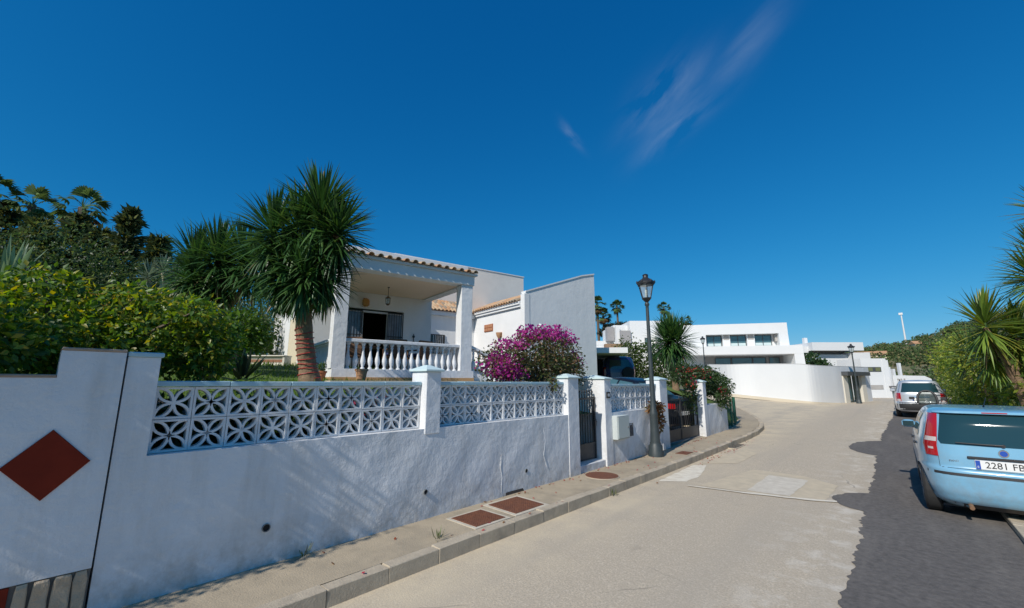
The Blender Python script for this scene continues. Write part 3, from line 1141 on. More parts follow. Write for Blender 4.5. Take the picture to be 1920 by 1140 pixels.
vg = thing('vent_grille', 'small dark grey square vent grille set in white wall beside the lamp post', 'vent', (WX, 8.60, 0.62))
b = MB()
b.box(-0.01, 0.006, -0.13, 0.13, 0.0, 0.24)
b.build('grille_back', mat('dark_grille', (0.07, 0.07, 0.075), None, rough=0.7), vg)
b = MB()
b.box(0, 0.022, -0.145, -0.125, -0.012, 0.252)
b.box(0, 0.022, 0.125, 0.145, -0.012, 0.252)
b.box(0, 0.022, -0.124, 0.124, 0.238, 0.252)
b.box(0, 0.022, -0.124, 0.124, -0.012, 0.002)
b.build('grille_frame', mat('grille_rim', (0.18, 0.18, 0.185), None, rough=0.6), vg)
b = MB()
b.box(0.006, 0.016, -0.123, 0.123, 0.0, 0.012)
sl = b.data('slat', mat('grille_rim', (0.18, 0.18, 0.185)))
for i in range(8):
    inst('slat', sl, vg, (0, 0, 0.016 + i * 0.027), (0, 0.3, 0))

# driveway gate: two leaves of thin bars over a solid sheet
o = (WX - 0.2, 10.73, 0.2)
cg = thing('driveway_gate', 'wide low black iron driveway gate in two leaves in front of the dark saloon', 'gate', o)
bm_ = MB()
bm_.tube([(0, 0, 0.301), (0, 0, 1.05)], 0.008, 6)
bar2 = bm_.data('gate_bar', GATEM)
for lf in range(2):
    y0 = lf * 1.345
    b = MB()
    b.box(-0.02, 0.02, y0, y0 + 0.04, 0, 1.1)
    b.box(-0.02, 0.02, y0 + 1.29, y0 + 1.33, 0, 1.1)
    b.box(-0.018, 0.018, y0 + .041, y0 + 1.289, 1.05, 1.085)
    b.box(-0.018, 0.018, y0 + .041, y0 + 1.289, 0.27, 0.30)
    b.build('gate_frame', GATEM, cg)
    b = MB()
    b.box(-0.008, 0.008, y0 + .041, y0 + 1.289, 0.0, 0.269)
    b.build('gate_sheet', GATEM, cg)
    for i in range(8):
        inst('gate_bar', bar2, cg, (0, y0 + 0.16 + i * 0.145, 0))

# last wall after the drive
o = (WX, 13.42, 0.1)
lw = thing('garden_wall', 'low plain white wall after the driveway gate with red bougainvillea spilling over', 'wall', o)
b = MB()
wob_panel(b, -0.28, 0, 0.29, 2.26, -0.15, 0.96, 2.2)
b.build('wall_base', WHITE, lw, 'smooth')
pillar(lw, WX - 0.30, WX + 0.010, 13.42, 13.70, 0.0, 1.74, o)

# green wire fence with posts after the wall
o = (-4.45, 15.9, 0.2)
gf = thing('wire_fence', 'short green wire mesh fence on the bank after the low white wall', 'fence', o)
GREENP = mat('green_fence_paint', (0.015, 0.12, 0.075), None, rough=0.5)
for i in range(4):
    b = MB()
    b.tube([(-0.03 * i * i, i * 0.72, -0.2), (-0.03 * i * i, i * 0.72, 0.98)], 0.032, 8)
    b.build('fence_post', GREENP, gf)
b = MB()
for i in range(3):
    for k in range(10):
        z = 0.06 + k * 0.09
        b.tube([(-0.03 * i * i, i * 0.72, z), (-0.03 * (i + 1) ** 2, (i + 1) * 0.72, z)], 0.004, 4)
    for k in range(8):
        t = k / 8
        x = -0.03 * (i * i + ((i + 1) ** 2 - i * i) * t)
        b.tube([(x, (i + t) * 0.72, 0.05), (x, (i + t) * 0.72, 0.9)], 0.004, 4)
b.build('wire_mesh', GREENP, gf)


# ---------------------------------------------------------------- street lamps
def make_lamp():
    t = thing('street_lamp', '', 'street lamp', (0, 0, 0))
    b = MB()
    b.lathe([(0.165, -0.05), (0.165, 0.10), (0.15, 0.13), (0.15, 0.22), (0.12, 0.26), (0.118, 0.30)], 12)
    b.build('lamp_base', LAMPM, t, 'smooth')
    b = MB()
    b.lathe([(0.106, 0.30), (0.092, 0.55), (0.082, 0.85), (0.088, 0.88), (0.088, 0.93), (0.064, 1.0), (0.054, 1.3), (0.043, 2.4), (0.036, 3.30), (0.036, 3.36), (0.052, 3.38), (0.052, 3.42), (0.034, 3.45)], 14)
    b.build('lamp_post', LAMPM, t, 'smooth')
    ln = MB()
    # cage: lower collar, ribs, upper ring
    ln.lathe([(0.034, 3.45), (0.055, 3.47), (0.10, 3.52), (0.118, 3.535), (0.118, 3.555), (0.10, 3.556)], 6)
    for k in range(6):
        a = 2 * PI * k / 6
        ln.tube([(0.105 * math.cos(a), 0.105 * math.sin(a), 3.55), (0.178 * math.cos(a), 0.178 * math.sin(a), 3.86)], 0.009, 5)
    ln.lathe([(0.17, 3.855), (0.205, 3.86), (0.205, 3.885), (0.17, 3.886)], 6)
    lo = ln.build('lantern', BLACKM, t)
    for k in range(6):
        a0, a1 = 2 * PI * k / 6, 2 * PI * (k + 1) / 6
        g_ = MB()
        q = [(0.102 * math.cos(a0), 0.102 * math.sin(a0), 3.557), (0.102 * math.cos(a1), 0.102 * math.sin(a1), 3.557), (0.172 * math.cos(a1), 0.172 * math.sin(a1), 3.854), (0.172 * math.cos(a0), 0.172 * math.sin(a0), 3.854)]
        g_.face(q)
        g_.build('pane', LGLASS, lo)
    g_ = MB()
    g_.lathe([(0.02, 3.556), (0.035, 3.62), (0.035, 3.74), (0.015, 3.78)], 10)
    g_.build('bulb', mat('bulb_white', (0.75, 0.75, 0.7), None, rough=0.4), lo, 'smooth')
    b = MB()
    b.lathe([(0.205, 3.887), (0.208, 3.93), (0.17, 3.965), (0.12, 4.00), (0.075, 4.03), (0.062, 4.05), (0.062, 4.10), (0.072, 4.105), (0.05, 4.125), (0.012, 4.14)], 12)
    rf = b.build('lantern_roof', BLACKM, t, 'smooth')
    b = MB()
    b.lathe([(0.02, 0), (0.024, 0.025), (0.008, 0.065)], 6)
    fm = b.data('roof_finial', BLACKM)
    for k in range(6):
        a = 2 * PI * (k + 0.5) / 6
        inst('roof_finial', fm, rf, (0.2 * math.cos(a), 0.2 * math.sin(a), 3.91))
    return t


L1 = make_lamp()
for i, (x, y, z, lab) in enumerate([(-4.13, 9.36, 0.13, 'tall grey iron street lamp with black lantern on the pavement beside the driveway gate'),
                                    (-12.0, 38.1, 1.55, 'distant street lamp rising behind the red bougainvillea in front of the modern house'),
                                    (-2.06, 38.2, 0.30, 'distant dark street lamp in front of the doorway of the curved white wall')]):
    t = L1 if i == 0 else copy_tree(L1)
    t.location = (x, y, z)
    t.rotation_euler = (0, 0, 0.3 * i)
    tag(t, lab, group='street lamps along the kerb')

# ---------------------------------------------------------------- the white house with the porch
H0 = 1.75
HR = R(78)
house = thing('white_house', 'white single storey house with balustraded front porch and tiled eaves', 'house', (-10.44, 4.97, H0), HR)


def zz(z):
    return z - H0


def hbox(b, a0, a1, b0, b1, z0, z1, bev=0.0, mi=0):
    b.box(a0, a1, b0, b1, zz(z0), zz(z1), mi, bev)


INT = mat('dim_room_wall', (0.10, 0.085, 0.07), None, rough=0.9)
b = MB()
hbox(b, -0.06, 4.06, 0.0, 3.2, 1.3, 2.075, 0.006)
b.build('porch_plinth', WHITE, house)
b = MB()
hbox(b, 0.0, 4.0, 0.3, 3.19, 2.0755, 2.081)
b.build('porch_floor', TERR, house)
b = MB()
hbox(b, -0.6, 5.4, -2.3, -0.02, 1.2, 1.765)
b.build('terrace', TERR, house)
b = MB()
hbox(b, -0.075, 4.075, -0.018, 3.2, 1.3, 1.865, 0.004)
b.build('skirting', OCHRE, house)
for a0, a1 in ((-0.09, 0.25), (3.60, 3.99)):
    b = MB()
    hbox(b, a0, a1, 0.01, 0.35, 2.076, 4.735, 0.008)
    b.build('porch_column', WHITE, house)
b = MB()
hbox(b, -0.13, 4.03, -0.03, 0.36, 4.737, 5.04, 0.01)
hbox(b, -0.13, 0.20, 0.362, 3.19, 4.737, 5.04)
hbox(b, 3.72, 4.03, 0.362, 3.19, 4.737, 5.04)
b.build('porch_beam', SMOOTHW, house)
b = MB()
hbox(b, 0.201, 3.719, 0.362, 3.19, 4.775, 4.85)
b.build('porch_ceiling', CREAM, house)
b = MB()
hbox(b, -0.2, 4.1, -0.10, 3.6, 5.043, 5.11)
hbox(b, -0.1, 4.1, 3.42, 12.5, 5.12, 5.32)
b.build('roof_slab', SMOOTHW, house)
b = MB()
hbox(b, -0.15, 4.05, 0.42, 0.62, 5.112, 5.47, 0.01)
hbox(b, 3.85, 4.05, 0.622, 3.2, 5.112, 5.47)
b.build('parapet', SMOOTHW, house)
# eave tiles: pans of half round tiles along the porch front


def tile_mesh(L, r_, name, m):
    b = MB()
    n = 7
    vs = []
    for k, (l, s_) in enumerate(((0, 1.0), (L, 0.84))):
        for rr in (r_ * s_, r_ * s_ - 0.016):
            for i in range(n + 1):
                t = PI * i / n
                vs.append((rr * math.cos(t), l, rr * math.sin(t)))
    m1 = n + 1
    fs = []
    for i in range(n):
        fs.append((i, i + 1, 2 * m1 + i + 1, 2 * m1 + i))
        fs.append((m1 + i + 1, m1 + i, 3 * m1 + i, 3 * m1 + i + 1))
        fs.append((i + 1, i, m1 + i, m1 + i + 1))
    b.mesh(vs, fs)
    return b.data(name, m, 'all')


T1 = [tile_mesh(0.42, 0.085, 'roof_tile', m) for m in (TILE3, TILE2, TILE3, TILE1)]
for i in range(17):
    inst('roof_tile', T1[i % 4], house, (-0.06 + i * 0.252, -0.20 + rng.uniform(-.012, .012), zz(5.112)), (0.18, 0, rng.uniform(-.03, .03)))
b = MB()
hbox(b, -0.2, 4.08, 0.10, 0.42, 5.111, 5.20)
b.build('tile_bed', TILE3, house)
for i in range(16):
    bb = MB()
    bb.box(-0.045, 0.045, -0.16, 0.0, 0, 0.016)
    inst('eave_pan', bb.data('eave_pan', TILE3), house, (0.066 + i * 0.252, 0.0, zz(5.112)))

# rear wall of the porch with the wide sliding door
b = MB()
hbox(b, 0.0, 0.90, 3.2, 3.4, 1.5, 5.04)
hbox(b, 3.02, 4.1, 3.2, 3.4, 1.5, 5.04)
hbox(b, 0.901, 3.019, 3.2, 3.4, 4.22, 5.04)
b.build('porch_wall', SMOOTHW, house)
b = MB()
hbox(b, -0.001, 0.24, 3.402, 12.5, 1.4, 5.12)
hbox(b, 3.86, 4.1, 3.402, 12.5, 1.4, 5.12)
hbox(b, 0.241, 3.859, 12.26, 12.5, 1.4, 5.12)
b.build('side_wall', SMOOTHW, house)
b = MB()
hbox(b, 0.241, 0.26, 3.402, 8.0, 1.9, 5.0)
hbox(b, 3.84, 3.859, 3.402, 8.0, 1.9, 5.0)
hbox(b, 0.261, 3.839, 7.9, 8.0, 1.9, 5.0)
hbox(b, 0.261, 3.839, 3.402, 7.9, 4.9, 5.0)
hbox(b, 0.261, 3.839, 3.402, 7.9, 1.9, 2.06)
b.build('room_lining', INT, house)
b = MB()
hbox(b, -0.03, -0.002, 5.0, 5.16, 1.9, 4.3)
hbox(b, -0.03, -0.002, 7.3, 7.46, 1.9, 4.3)
hbox(b, -0.03, -0.002, 5.161, 7.299, 4.15, 4.3)
sdoor = b.build('side_door', SMOOTHW, house)
b = MB()
hbox(b, -0.018, -0.003, 5.161, 7.299, 1.9, 4.149)
b.build('door_curtain', mat('cream_curtain', (0.72, 0.63, 0.46), (0.62, 0.54, 0.40), 8, 0.9), sdoor)

DFR = mat('white_aluminium', (0.66, 0.67, 0.68), None, rough=0.4)
b = MB()
for a in (0.905, 1.545, 2.415, 2.965):
    hbox(b, a, a + 0.05, 3.225, 3.285, 2.08, 4.16)
for a0, a1 in ((0.956, 1.544), (1.596, 2.414), (2.466, 2.964)):
    hbox(b, a0, a1, 3.225, 3.285, 4.10, 4.16)
door = b.build('sliding_door', DFR, house)
for a0, a1 in ((0.96, 1.54), (2.47, 2.96)):
    b = MB()
    hbox(b, a0, a1, 3.25, 3.256, 2.08, 4.10)
    b.build('door_pane', mat('curtained_glass', (0.26, 0.31, 0.37), (0.12, 0.16, 0.21), 4, .12), door)
for a0, a1 in ((0.93, 1.56), (2.42, 3.0)):
    b = MB()
    for z in (2.12, 2.9, 3.3, 4.12):
        hbox(b, a0, a1, 3.165, 3.185, z, z + 0.03)
    hbox(b, a0, a0 + 0.025, 3.165, 3.185, 2.1, 4.15)
    hbox(b, a1 - 0.025, a1, 3.165, 3.185, 2.1, 4.15)
    gr = b.build('security_grille', BLACKM, house)
    bb = MB()
    bb.box(-0.007, 0.007, -0.007, 0.007, 0, 2.0)
    gb = bb.data('grille_bar', BLACKM)
    n = 6
    for i in range(n):
        inst('grille_bar', gb, gr, (a0 + (a1 - a0) * (i + .7) / (n + .4), 3.175, zz(2.12)))

# balustrade
b = MB()
hbox(b, 0.251, 3.599, 0.06, 0.30, 2.775, 2.862, 0.012)
bal = b.build('balustrade', WHITE, house)
b = MB()
prof = [(0.058, 0), (0.058, .035), (0.042, .045), (0.038, .07), (0.066, .15), (0.073, .21), (0.062, .28), (0.040, .37), (0.031, .46), (0.028, .54), (0.040, .565), (0.040, .585), (0.030, .60), (0.044, .64), (0.058, .655), (0.058, .697)]
b.lathe(prof, 10)
BAL = b.data('baluster', WHITE, 'smooth')
for i in range(17):
    inst('baluster', BAL, bal, (0.36 + i * 0.195, 0.18, zz(2.077)))
b = MB()
hbox(b, -0.06, 0.14, 0.351, 3.199, 2.775, 2.862, 0.012)
bal2 = b.build('balustrade', WHITE, house)
for i in range(13):
    inst('baluster', BAL, bal2, (0.04, 0.50 + i * 0.21, zz(2.077)))
b = MB()
hbox(b, 3.84, 4.02, 0.351, 2.0, 2.775, 2.862, 0.012)
bal3 = b.build('balustrade', WHITE, house)
for i in range(7):
    inst('baluster', BAL, bal3, (3.93, 0.50 + i * 0.21, zz(2.077)))

# recessed wing on the right, its tiled eave and barred window
b = MB()
hbox(b, 4.101, 7.66, 6.0, 6.25, 1.4, 4.72)
hbox(b, 4.101, 7.55, 5.78, 6.3, 4.722, 4.90)
b.build('wing_wall', SMOOTHW, house)
b = MB()
hbox(b, 5.40, 6.10, 5.955, 5.999, 3.0, 3.02)
hbox(b, 5.40, 5.44, 5.955, 5.999, 3.021, 3.86)
hbox(b, 6.06, 6.10, 5.955, 5.999, 3.021, 3.86)
hbox(b, 5.441, 6.059, 5.955, 5.999, 3.82, 3.86)
wi = b.build('wing_window', BLACKM, house)
b = MB()
hbox(b, 5.441, 6.059, 5.985, 5.998, 3.021, 3.819)
b.build('pane', GLASS, wi)
for i in range(6):
    b = MB()
    hbox(b, 5.52 + i * .09, 5.535 + i * .09, 5.95, 5.965, 3.021, 3.819)
    b.build('window_bar', DFR, wi)
# bright flank facing the sun, with a brick grille
b = MB()
hbox(b, 7.66, 7.9, 2.251, 5.999, 1.4, 4.78)
hbox(b, 7.56, 7.9, 2.251, 5.77, 4.782, 4.88, 0.004)
hbox(b, 7.50, 7.9, 2.251, 5.77, 4.882, 5.0, 0.004)
b.build('flank_wall', SMOOTHW, house)
gri = MB()
hbox(gri, 7.63, 7.659, 4.36, 5.06, 4.0, 4.33)
g_ = gri.build('brick_grille', TERRA, house)
for i in range(4):
    for j in range(2):
        q = MB()
        hbox(q, 7.61, 7.629, 4.39 + i * .17, 4.52 + i * .17, 4.03 + j * .15, 4.155 + j * .15)
        q.build('grille_brick', mat('pale_brick', (0.50, 0.24, 0.13), (0.42, 0.2, 0.11), 8, 0.9), g_)
T2 = [tile_mesh(0.40, 0.082, 'roof_tile', m) for m in (TILE1, TILE2, TILE1, TILE2, TILE3)]
# tiles on the flank roof (slope rises to +a) and on the wing (slope rises to +b)
sl = math.atan2(0.80, 1.9)
b = MB()
b.face([(7.50, 2.26, zz(5.005)), (9.4, 2.26, zz(5.805)), (9.4, 7.6, zz(5.805)), (7.50, 7.6, zz(5.005))])
b.face([(4.1, 5.72, zz(4.905)), (7.50, 5.72, zz(4.905)), (7.50, 7.6, zz(5.80)), (4.1, 7.6, zz(5.80))])
b.build('tile_bed', TILE1, house)
for r_ in range(5):
    for c in range(21):
        bq = 2.36 + c * 0.19
        inst('roof_tile', rng.choice(T2), house, (7.40 + r_ * 0.34 * math.cos(sl), bq, zz(5.0) + r_ * 0.34 * math.sin(sl) + 0.012 * (r_ % 2)), (sl + .04, 0, -PI / 2 + rng.uniform(-.05, .05)))
s2 = math.atan2(0.895, 1.88)
for r_ in range(5):
    for c in range(17):
        aq = 4.28 + c * 0.19
        inst('roof_tile', rng.choice(T2), house, (aq, 5.66 + r_ * 0.34 * math.cos(s2), zz(4.90) + r_ * 0.34 * math.sin(s2)), (s2 + .04, 0, rng.uniform(-.05, .05)))
# taller block behind
b = MB()
hbox(b, 4.2, 11.9, 7.602, 10.5, 4.5, 7.74)
b.build('upper_block', mat('upper_render', (0.84, 0.79, 0.71), (0.78, 0.73, 0.66), 1.0, 0.9, 0.2, 30, coord='World', dirt=(0.5, 0.48, 0.45), dscale=0.7, damt=0.4), house)
b = MB()
hbox(b, 4.17, 11.93, 7.57, 7.85, 7.742, 7.79)
b.build('block_coping', SMOOTHW, house)
# big grey garage gable with slanting top
b = MB()
b.prism([(7.66, zz(0.6)), (11.74, zz(0.6)), (11.74, zz(6.70)), (10.92, zz(6.50)), (7.66, zz(5.36))], 2.0, 2.25, 'y')
b.build('garage_gable', GREYW, house)
b = MB()
b.prism([(7.66, zz(5.362)), (10.92, zz(6.502)), (11.74, zz(6.702)), (11.74, zz(6.76)), (10.9, zz(6.56)), (7.66, zz(5.42))], 1.97, 2.28, 'y')
b.build('gable_coping', SMOOTHW, house)
b = MB()
hbox(b, 7.60, 7.86, 1.985, 2.245, 1.4, 5.30)
b.build('corner_pier', SMOOTHW, house)
# stair flank and small gate to the right of the porch
b = MB()
b.prism([(4.08, zz(1.5)), (5.3, zz(1.5)), (5.3, zz(1.62)), (4.08, zz(2.07))], 0.1, 0.28, 'y')
b.build('stair_wall', SMOOTHW, house)
b = MB()
b.prism([(4.03, zz(2.78)), (5.3, zz(2.31)), (5.3, zz(2.39)), (4.03, zz(2.86))], 0.08, 0.30, 'y')
bal4 = b.build('balustrade', WHITE, house)
for i in range(6):
    inst('baluster', BAL, bal4, (4.16 + i * .2, 0.19, zz(2.04 - i * .074)))
for i in range(4):
    b = MB()
    hbox(b, 4.08 + .28 * i, 4.08 + .28 * (i + 1) - .002, 0.3, 1.6, 1.5, 2.0 - .09 * i)
    b.build('stair_step', OCHRE, house)

# things on the porch and along the house front


def hw(a, bb, z):
    c, s_ = math.cos(HR), math.sin(HR)
    return (-10.44 + a * c - bb * s_, 4.97 + a * s_ + bb * c, z)


def pot(name, label, loc, r_, h, mt=POTM, plant=None, group=None):
    t = thing(name, label, 'flower pot', loc, rng.uniform(0, 3), group)
    b = MB()
    b.lathe([(r_ * .62, 0), (r_ * .66, .01), (r_ * .95, h * .82), (r_ * 1.08, h * .83), (r_ * 1.08, h), (r_ * .92, h), (r_ * .88, h * .86)], 16)
    b.build('pot', mt, t, 'smooth')
    b = MB()
    b.lathe([(r_ * .89, h * .84), (r_ * .89, h * .88)], 12)
    b.build('soil', SOIL, t)
    if plant:
        V, F, Cc, _ = leaf_cloud([(0, 0, h + plant * .55, plant * .55, plant * .55, plant * .6)], 160, plant * .35, [(0.05, 0.10, 0.03), (0.08, 0.13, 0.04)], nrg)
        tinted('foliage', V, F, Cc, LEAF, t)
    return t


pot('flower_pot', 'round clay flower pot standing in front of the porch plinth', hw(0.55, -0.45, 1.76), 0.15, 0.30)
pot('flower_pot', 'small dark planted pot at the foot of the left porch column', hw(-0.35, -0.25, 1.76), 0.13, 0.24, TERRA, 0.16)
pot('flower_pot', 'squat grey pot with a low plant beside the porch plinth in shade', hw(2.25, -0.35, 1.76), 0.16, 0.26, mat('grey_pot', (0.25, 0.24, 0.2), None, rough=.9), 0.12)

t = thing('wall_lantern', 'amber wall lantern above the sliding door of the porch', 'lamp', hw(1.60, 3.19, 4.42), HR)
b = MB()
b.box(-0.05, 0.05, -0.03, 0.0, -0.12, 0.16)
b.tube([(0, -0.02, 0.10), (0, -0.14, 0.14), (0, -0.14, 0.06)], 0.012, 6)
b.build('bracket', TERRA, t)
b = MB()
b.lathe([(0.05, -0.16), (0.12, -0.10), (0.125, 0.04), (0.09, 0.10), (0.02, 0.14)], 10, (0, -0.145, 0))
b.build('lamp_shade', mat('amber_glass', (0.55, 0.28, 0.07), (0.42, 0.2, 0.05), 14, 0.35), t, 'smooth')
t = thing('hanging_lantern', 'small glass lantern hanging on a chain from the porch ceiling', 'lamp', hw(1.95, 1.9, 4.774), HR)
b = MB()
b.tube([(0, 0, 0), (0, 0, -0.30)], 0.008, 6)
b.lathe([(0.035, -0.02), (0.035, 0.0)], 8)
b.build('chain', BLACKM, t)
b = MB()
b.lathe([(0.02, -0.30), (0.09, -0.36), (0.09, -0.37), (0.07, -0.38)], 8)
b.lathe([(0.075, -0.56), (0.08, -0.55), (0.03, -0.60)], 8)
for k in range(6):
    a = k * PI / 3
    b.tube([(0.08 * math.cos(a), 0.08 * math.sin(a), -0.37), (0.072 * math.cos(a), 0.072 * math.sin(a), -0.56)], 0.006, 4)
lh = b.build('lantern_frame', mat('bronze', (0.12, 0.08, 0.04), None, rough=.5), t)
b = MB()
b.lathe([(0.066, -0.555), (0.076, -0.38)], 8)
b.build('lantern_glass', LGLASS, t)
t = thing('wall_ornament', 'small dark iron ornament hung on the porch wall right of the door', 'wall ornament', hw(3.42, 3.192, 3.25), HR)
b = MB()
b.lathe([(0.05, -0.02), (0.05, -0.008)], 10, (0, 0, .12), 'y')
b.lathe([(0.07, -0.02), (0.07, -0.008)], 10, (0, 0, -.12), 'y')
b.box(-0.012, 0.012, -0.018, -0.004, -0.12, 0.22)
b.build('iron_figure', BLACKM, t)
t = thing('wall_pot', 'clay half pot fixed to the sunlit flank wall near the brick grille', 'wall pot', hw(7.655, 3.75, 3.72), HR)
b = MB()
b.lathe([(0.03, -0.12), (0.10, 0.0), (0.13, 0.12), (0.13, 0.14)], 10, (-0.10, 0, 0))
b.build('half_pot', POTM, t, 'smooth')
b = MB()
b.box(-0.02, 0.0, -0.1, 0.1, -0.05, 0.16)
b.build('back_plate', POTM, t)
t = thing('chimney_cowl', 'small white roof cowl with dark vane in front of the grey gable', 'cowl', hw(7.95, 1.45, 1.7), HR)
b = MB()
b.tube([(0, 0, 0), (0, 0, 2.15)], 0.045, 8)
b.build('cowl_post', SMOOTHW, t)
b = MB()
b.lathe([(0.05, 2.15), (0.12, 2.19), (0.12, 2.25), (0.03, 2.32)], 10)
b.build('cowl_cap', SMOOTHW, t, 'smooth')
b = MB()
b.box(-0.02, 0.42, -0.012, 0.012, 1.96, 2.06)
b.box(0.2, 0.42, -0.02, 0.02, 1.90, 1.955)
b.build('vane', mat('zinc', (0.28, 0.33, 0.36), None, rough=.5), t)

# porch furniture seen through the balusters
BLUE = mat('navy_cushion', (0.02, 0.03, 0.10), (0.03, 0.04, 0.13), 9, 0.9)
WIC = mat('brown_wicker', (0.16, 0.085, 0.045), (0.10, 0.055, 0.03), 20, 0.8)


def chair(label, a, bb, rz, cushion):
    t = thing('porch_chair', label, 'chair', hw(a, bb, 2.077), HR + rz, 'wicker chairs on the porch')
    s_ = MB()
    s_.bbox(-0.28, 0.28, -0.28, 0.28, 0.36, 0.42, 0.015)
    s_.build('seat', WIC, t)
    s_ = MB()
    s_.bbox(-0.28, 0.28, 0.24, 0.30, 0.43, 0.92, 0.02)
    s_.build('backrest', WIC, t)
    for sx in (-.25, .25):
        s_ = MB()
        s_.bbox(sx - .03, sx + .03, -0.27, 0.239, 0.60, 0.64, 0.01)
        s_.box(sx - .02, sx + .02, -0.26, -0.22, 0.421, 0.599)
        s_.build('armrest', WIC, t)
        for sy in (-.25, .25):
            s_ = MB()
            s_.tube([(sx, sy, 0), (sx, sy, 0.36)], 0.022, 6)
            s_.build('leg', WIC, t)
    s_ = MB()
    s_.bbox(-0.24, 0.24, -0.26, 0.23, 0.425, 0.53, 0.04)
    s_.bbox(-0.24, 0.24, 0.13, 0.235, 0.535, 0.90, 0.04)
    s_.build('cushion', cushion, t, 'smooth')
    return t


chair('brown wicker chair with a dark cushion at the left end of the porch', 0.75, 1.2, R(160), WIC)
chair('wicker chair with navy cushion behind the middle balusters of the porch', 1.95, 1.1, R(180), BLUE)
chair('wicker chair with navy cushion nearest the right porch column', 2.75, 1.1, R(200), BLUE)
t = thing('porch_table', 'round brown wicker table between the chairs on the porch', 'table', hw(1.35, 1.9, 2.077), HR)
b = MB()
b.lathe([(0.42, 0.68), (0.45, 0.70), (0.45, 0.72), (0.42, 0.73)], 20)
b.build('tabletop', WIC, t)
b = MB()
b.lathe([(0.25, 0), (0.22, 0.04), (0.06, 0.12), (0.05, 0.60), (0.18, 0.678)], 12)
b.build('pedestal', WIC, t, 'smooth')

# slatted bench on the lawn left of the house
t = thing('garden_bench', 'white and brown slatted garden bench on the lawn left of the house', 'bench', (-14.35, 4.75, 2.02), R(42))
bb = MB()
bb.bbox(-0.55, 0.55, -0.02, 0.02, 0, 0.085, 0.006)
w1, w2 = bb.data('slat', WOODW), bb.data('slat', WOODB)
for i in range(5):
    inst('slat', (w1, w2)[i % 2], t, (0, -0.22 + 0.02 * i, 0.04 + i * 0.09), (-0.15, 0, 0))
bb = MB()
bb.bbox(-0.6, 0.6, -0.24, 0.24, 0.49, 0.53, 0.01)
bb.build('seat', WOODW, t)
for sx in (-.56, .56):
    bb = MB()
    bb.box(sx - .03, sx + .03, -0.2, 0.2, -0.1, 0.489)
    bb.build('leg', WOODW, t)

# ---------------------------------------------------------------- vegetation


def cat_(parts):
    Vs, Fs, Cs, off = [], [], [], 0
    for V, F, Cc in parts:
        Vs.append(V)
        Fs.append(F + off)
        Cs.append(Cc)
        off += len(V)
    return np.concatenate(Vs), np.concatenate(Fs), np.concatenate(Cs)


YG = [(0.035, 0.095, 0.026), (0.055, 0.13, 0.030), (0.028, 0.075, 0.024), (0.075, 0.145, 0.040)]
YR = [(0.12, 0.20, 0.035), (0.17, 0.25, 0.04), (0.25, 0.25, 0.04), (0.09, 0.15, 0.03)]


def yucca(label, base, fork, heads, r0, r1, cols=YG, n=240, R0=0.85, width=0.055, group=None, seed=1, skirt=0.3, lo=-78):
    g = np.random.default_rng(seed)
    t = thing('yucca_tree', label, 'yucca', base, 0, group)
    B0 = Vector(base)
    b = MB()
    f = Vector(fork) - B0
    pts, rad = [], []
    for i in range(9):
        q = i / 8
        pts.append(f * q + Vector((0.03 * math.sin(q * 5 + seed), 0.03 * math.cos(q * 4), 0)))
        rad.append((r0 * (1 - q) + r1 * q) * (1 + 0.05 * math.sin(i * 2.3)) * (1.25 - 0.25 * min(1, q * 5)))
    b.tube([(0, 0, -0.3)] + pts, [r0 * 1.35] + rad, 14)
    for hd in heads:
        h = Vector(hd[:3]) - B0
        m_ = f.lerp(h, 0.5) + Vector((0, 0, -0.08))
        b.tube([f * 0.93, m_, h], [r1 * 0.75, r1 * 0.6, r1 * 0.5], 8)
    b.build('trunk', BARK, t, 'smooth')
    for hd in heads:
        V, F, Cc = rosette([(hd[0] - base[0], hd[1] - base[1], hd[2] - base[2], hd[3])], g, cols, n, R0, width, lo, skirt)
        tinted('leaf_head', V, F, Cc, BLADE, t, 'stuff')
    return t


y1 = yucca('tall yucca with red cord wound round its trunk, leaning over the porch corner', (-8.95, 3.76, 1.66), (-8.86, 3.50, 3.20),
           [(-8.36, 3.46, 5.02, 1.08), (-8.72, 3.20, 4.70, 1.0), (-9.10, 2.86, 4.62, 1.0), (-8.10, 3.72, 4.66, 0.95), (-8.42, 3.52, 4.25, 0.95), (-8.90, 3.12, 4.05, 0.95), (-8.55, 3.75, 3.85, 0.85), (-9.05, 3.15, 3.75, 0.8), (-8.5, 3.3, 3.75, 0.85)],
           0.185, 0.15, n=300, R0=0.86, width=0.052, seed=3, skirt=0.10, lo=-86)
b = MB()
pts = []
for i in range(110):
    q = i / 110
    a = q * 2 * PI * 10
    r_ = 0.222 - 0.03 * q + 0.008 * math.sin(i * 1.9)
    tq = (0.15 + 1.0 * q) / 1.54
    r_ = (0.185 * (1 - tq) + 0.15 * tq) * (1.25 - 0.25 * min(1, tq * 5)) * 1.05 + 0.010
    pts.append((0.09 * tq + 0.03 * math.sin(tq * 5 + 3) + r_ * math.cos(a), -0.26 * tq + 0.03 * math.cos(tq * 4) + r_ * math.sin(a), 0.15 + 1.0 * q + 0.02 * math.sin(i * .7)))
b.tube(pts, 0.008, 5)
b.build('red_cord', mat('red_cord', (0.45, 0.03, 0.03), None, rough=0.5), y1)
# two thin flower stalks
for dx, h in ((0.0, 0.95), (-0.35, 0.75)):
    b = MB()
    b.tube([(0.5 + dx, -0.3 + dx * .6, 3.4), (0.5 + dx, -0.28 + dx * .6, 3.5 + h)], [0.02, 0.008], 5)
    b.build('flower_stalk', mat('dry_stalk', (0.28, 0.17, 0.10), None), y1)

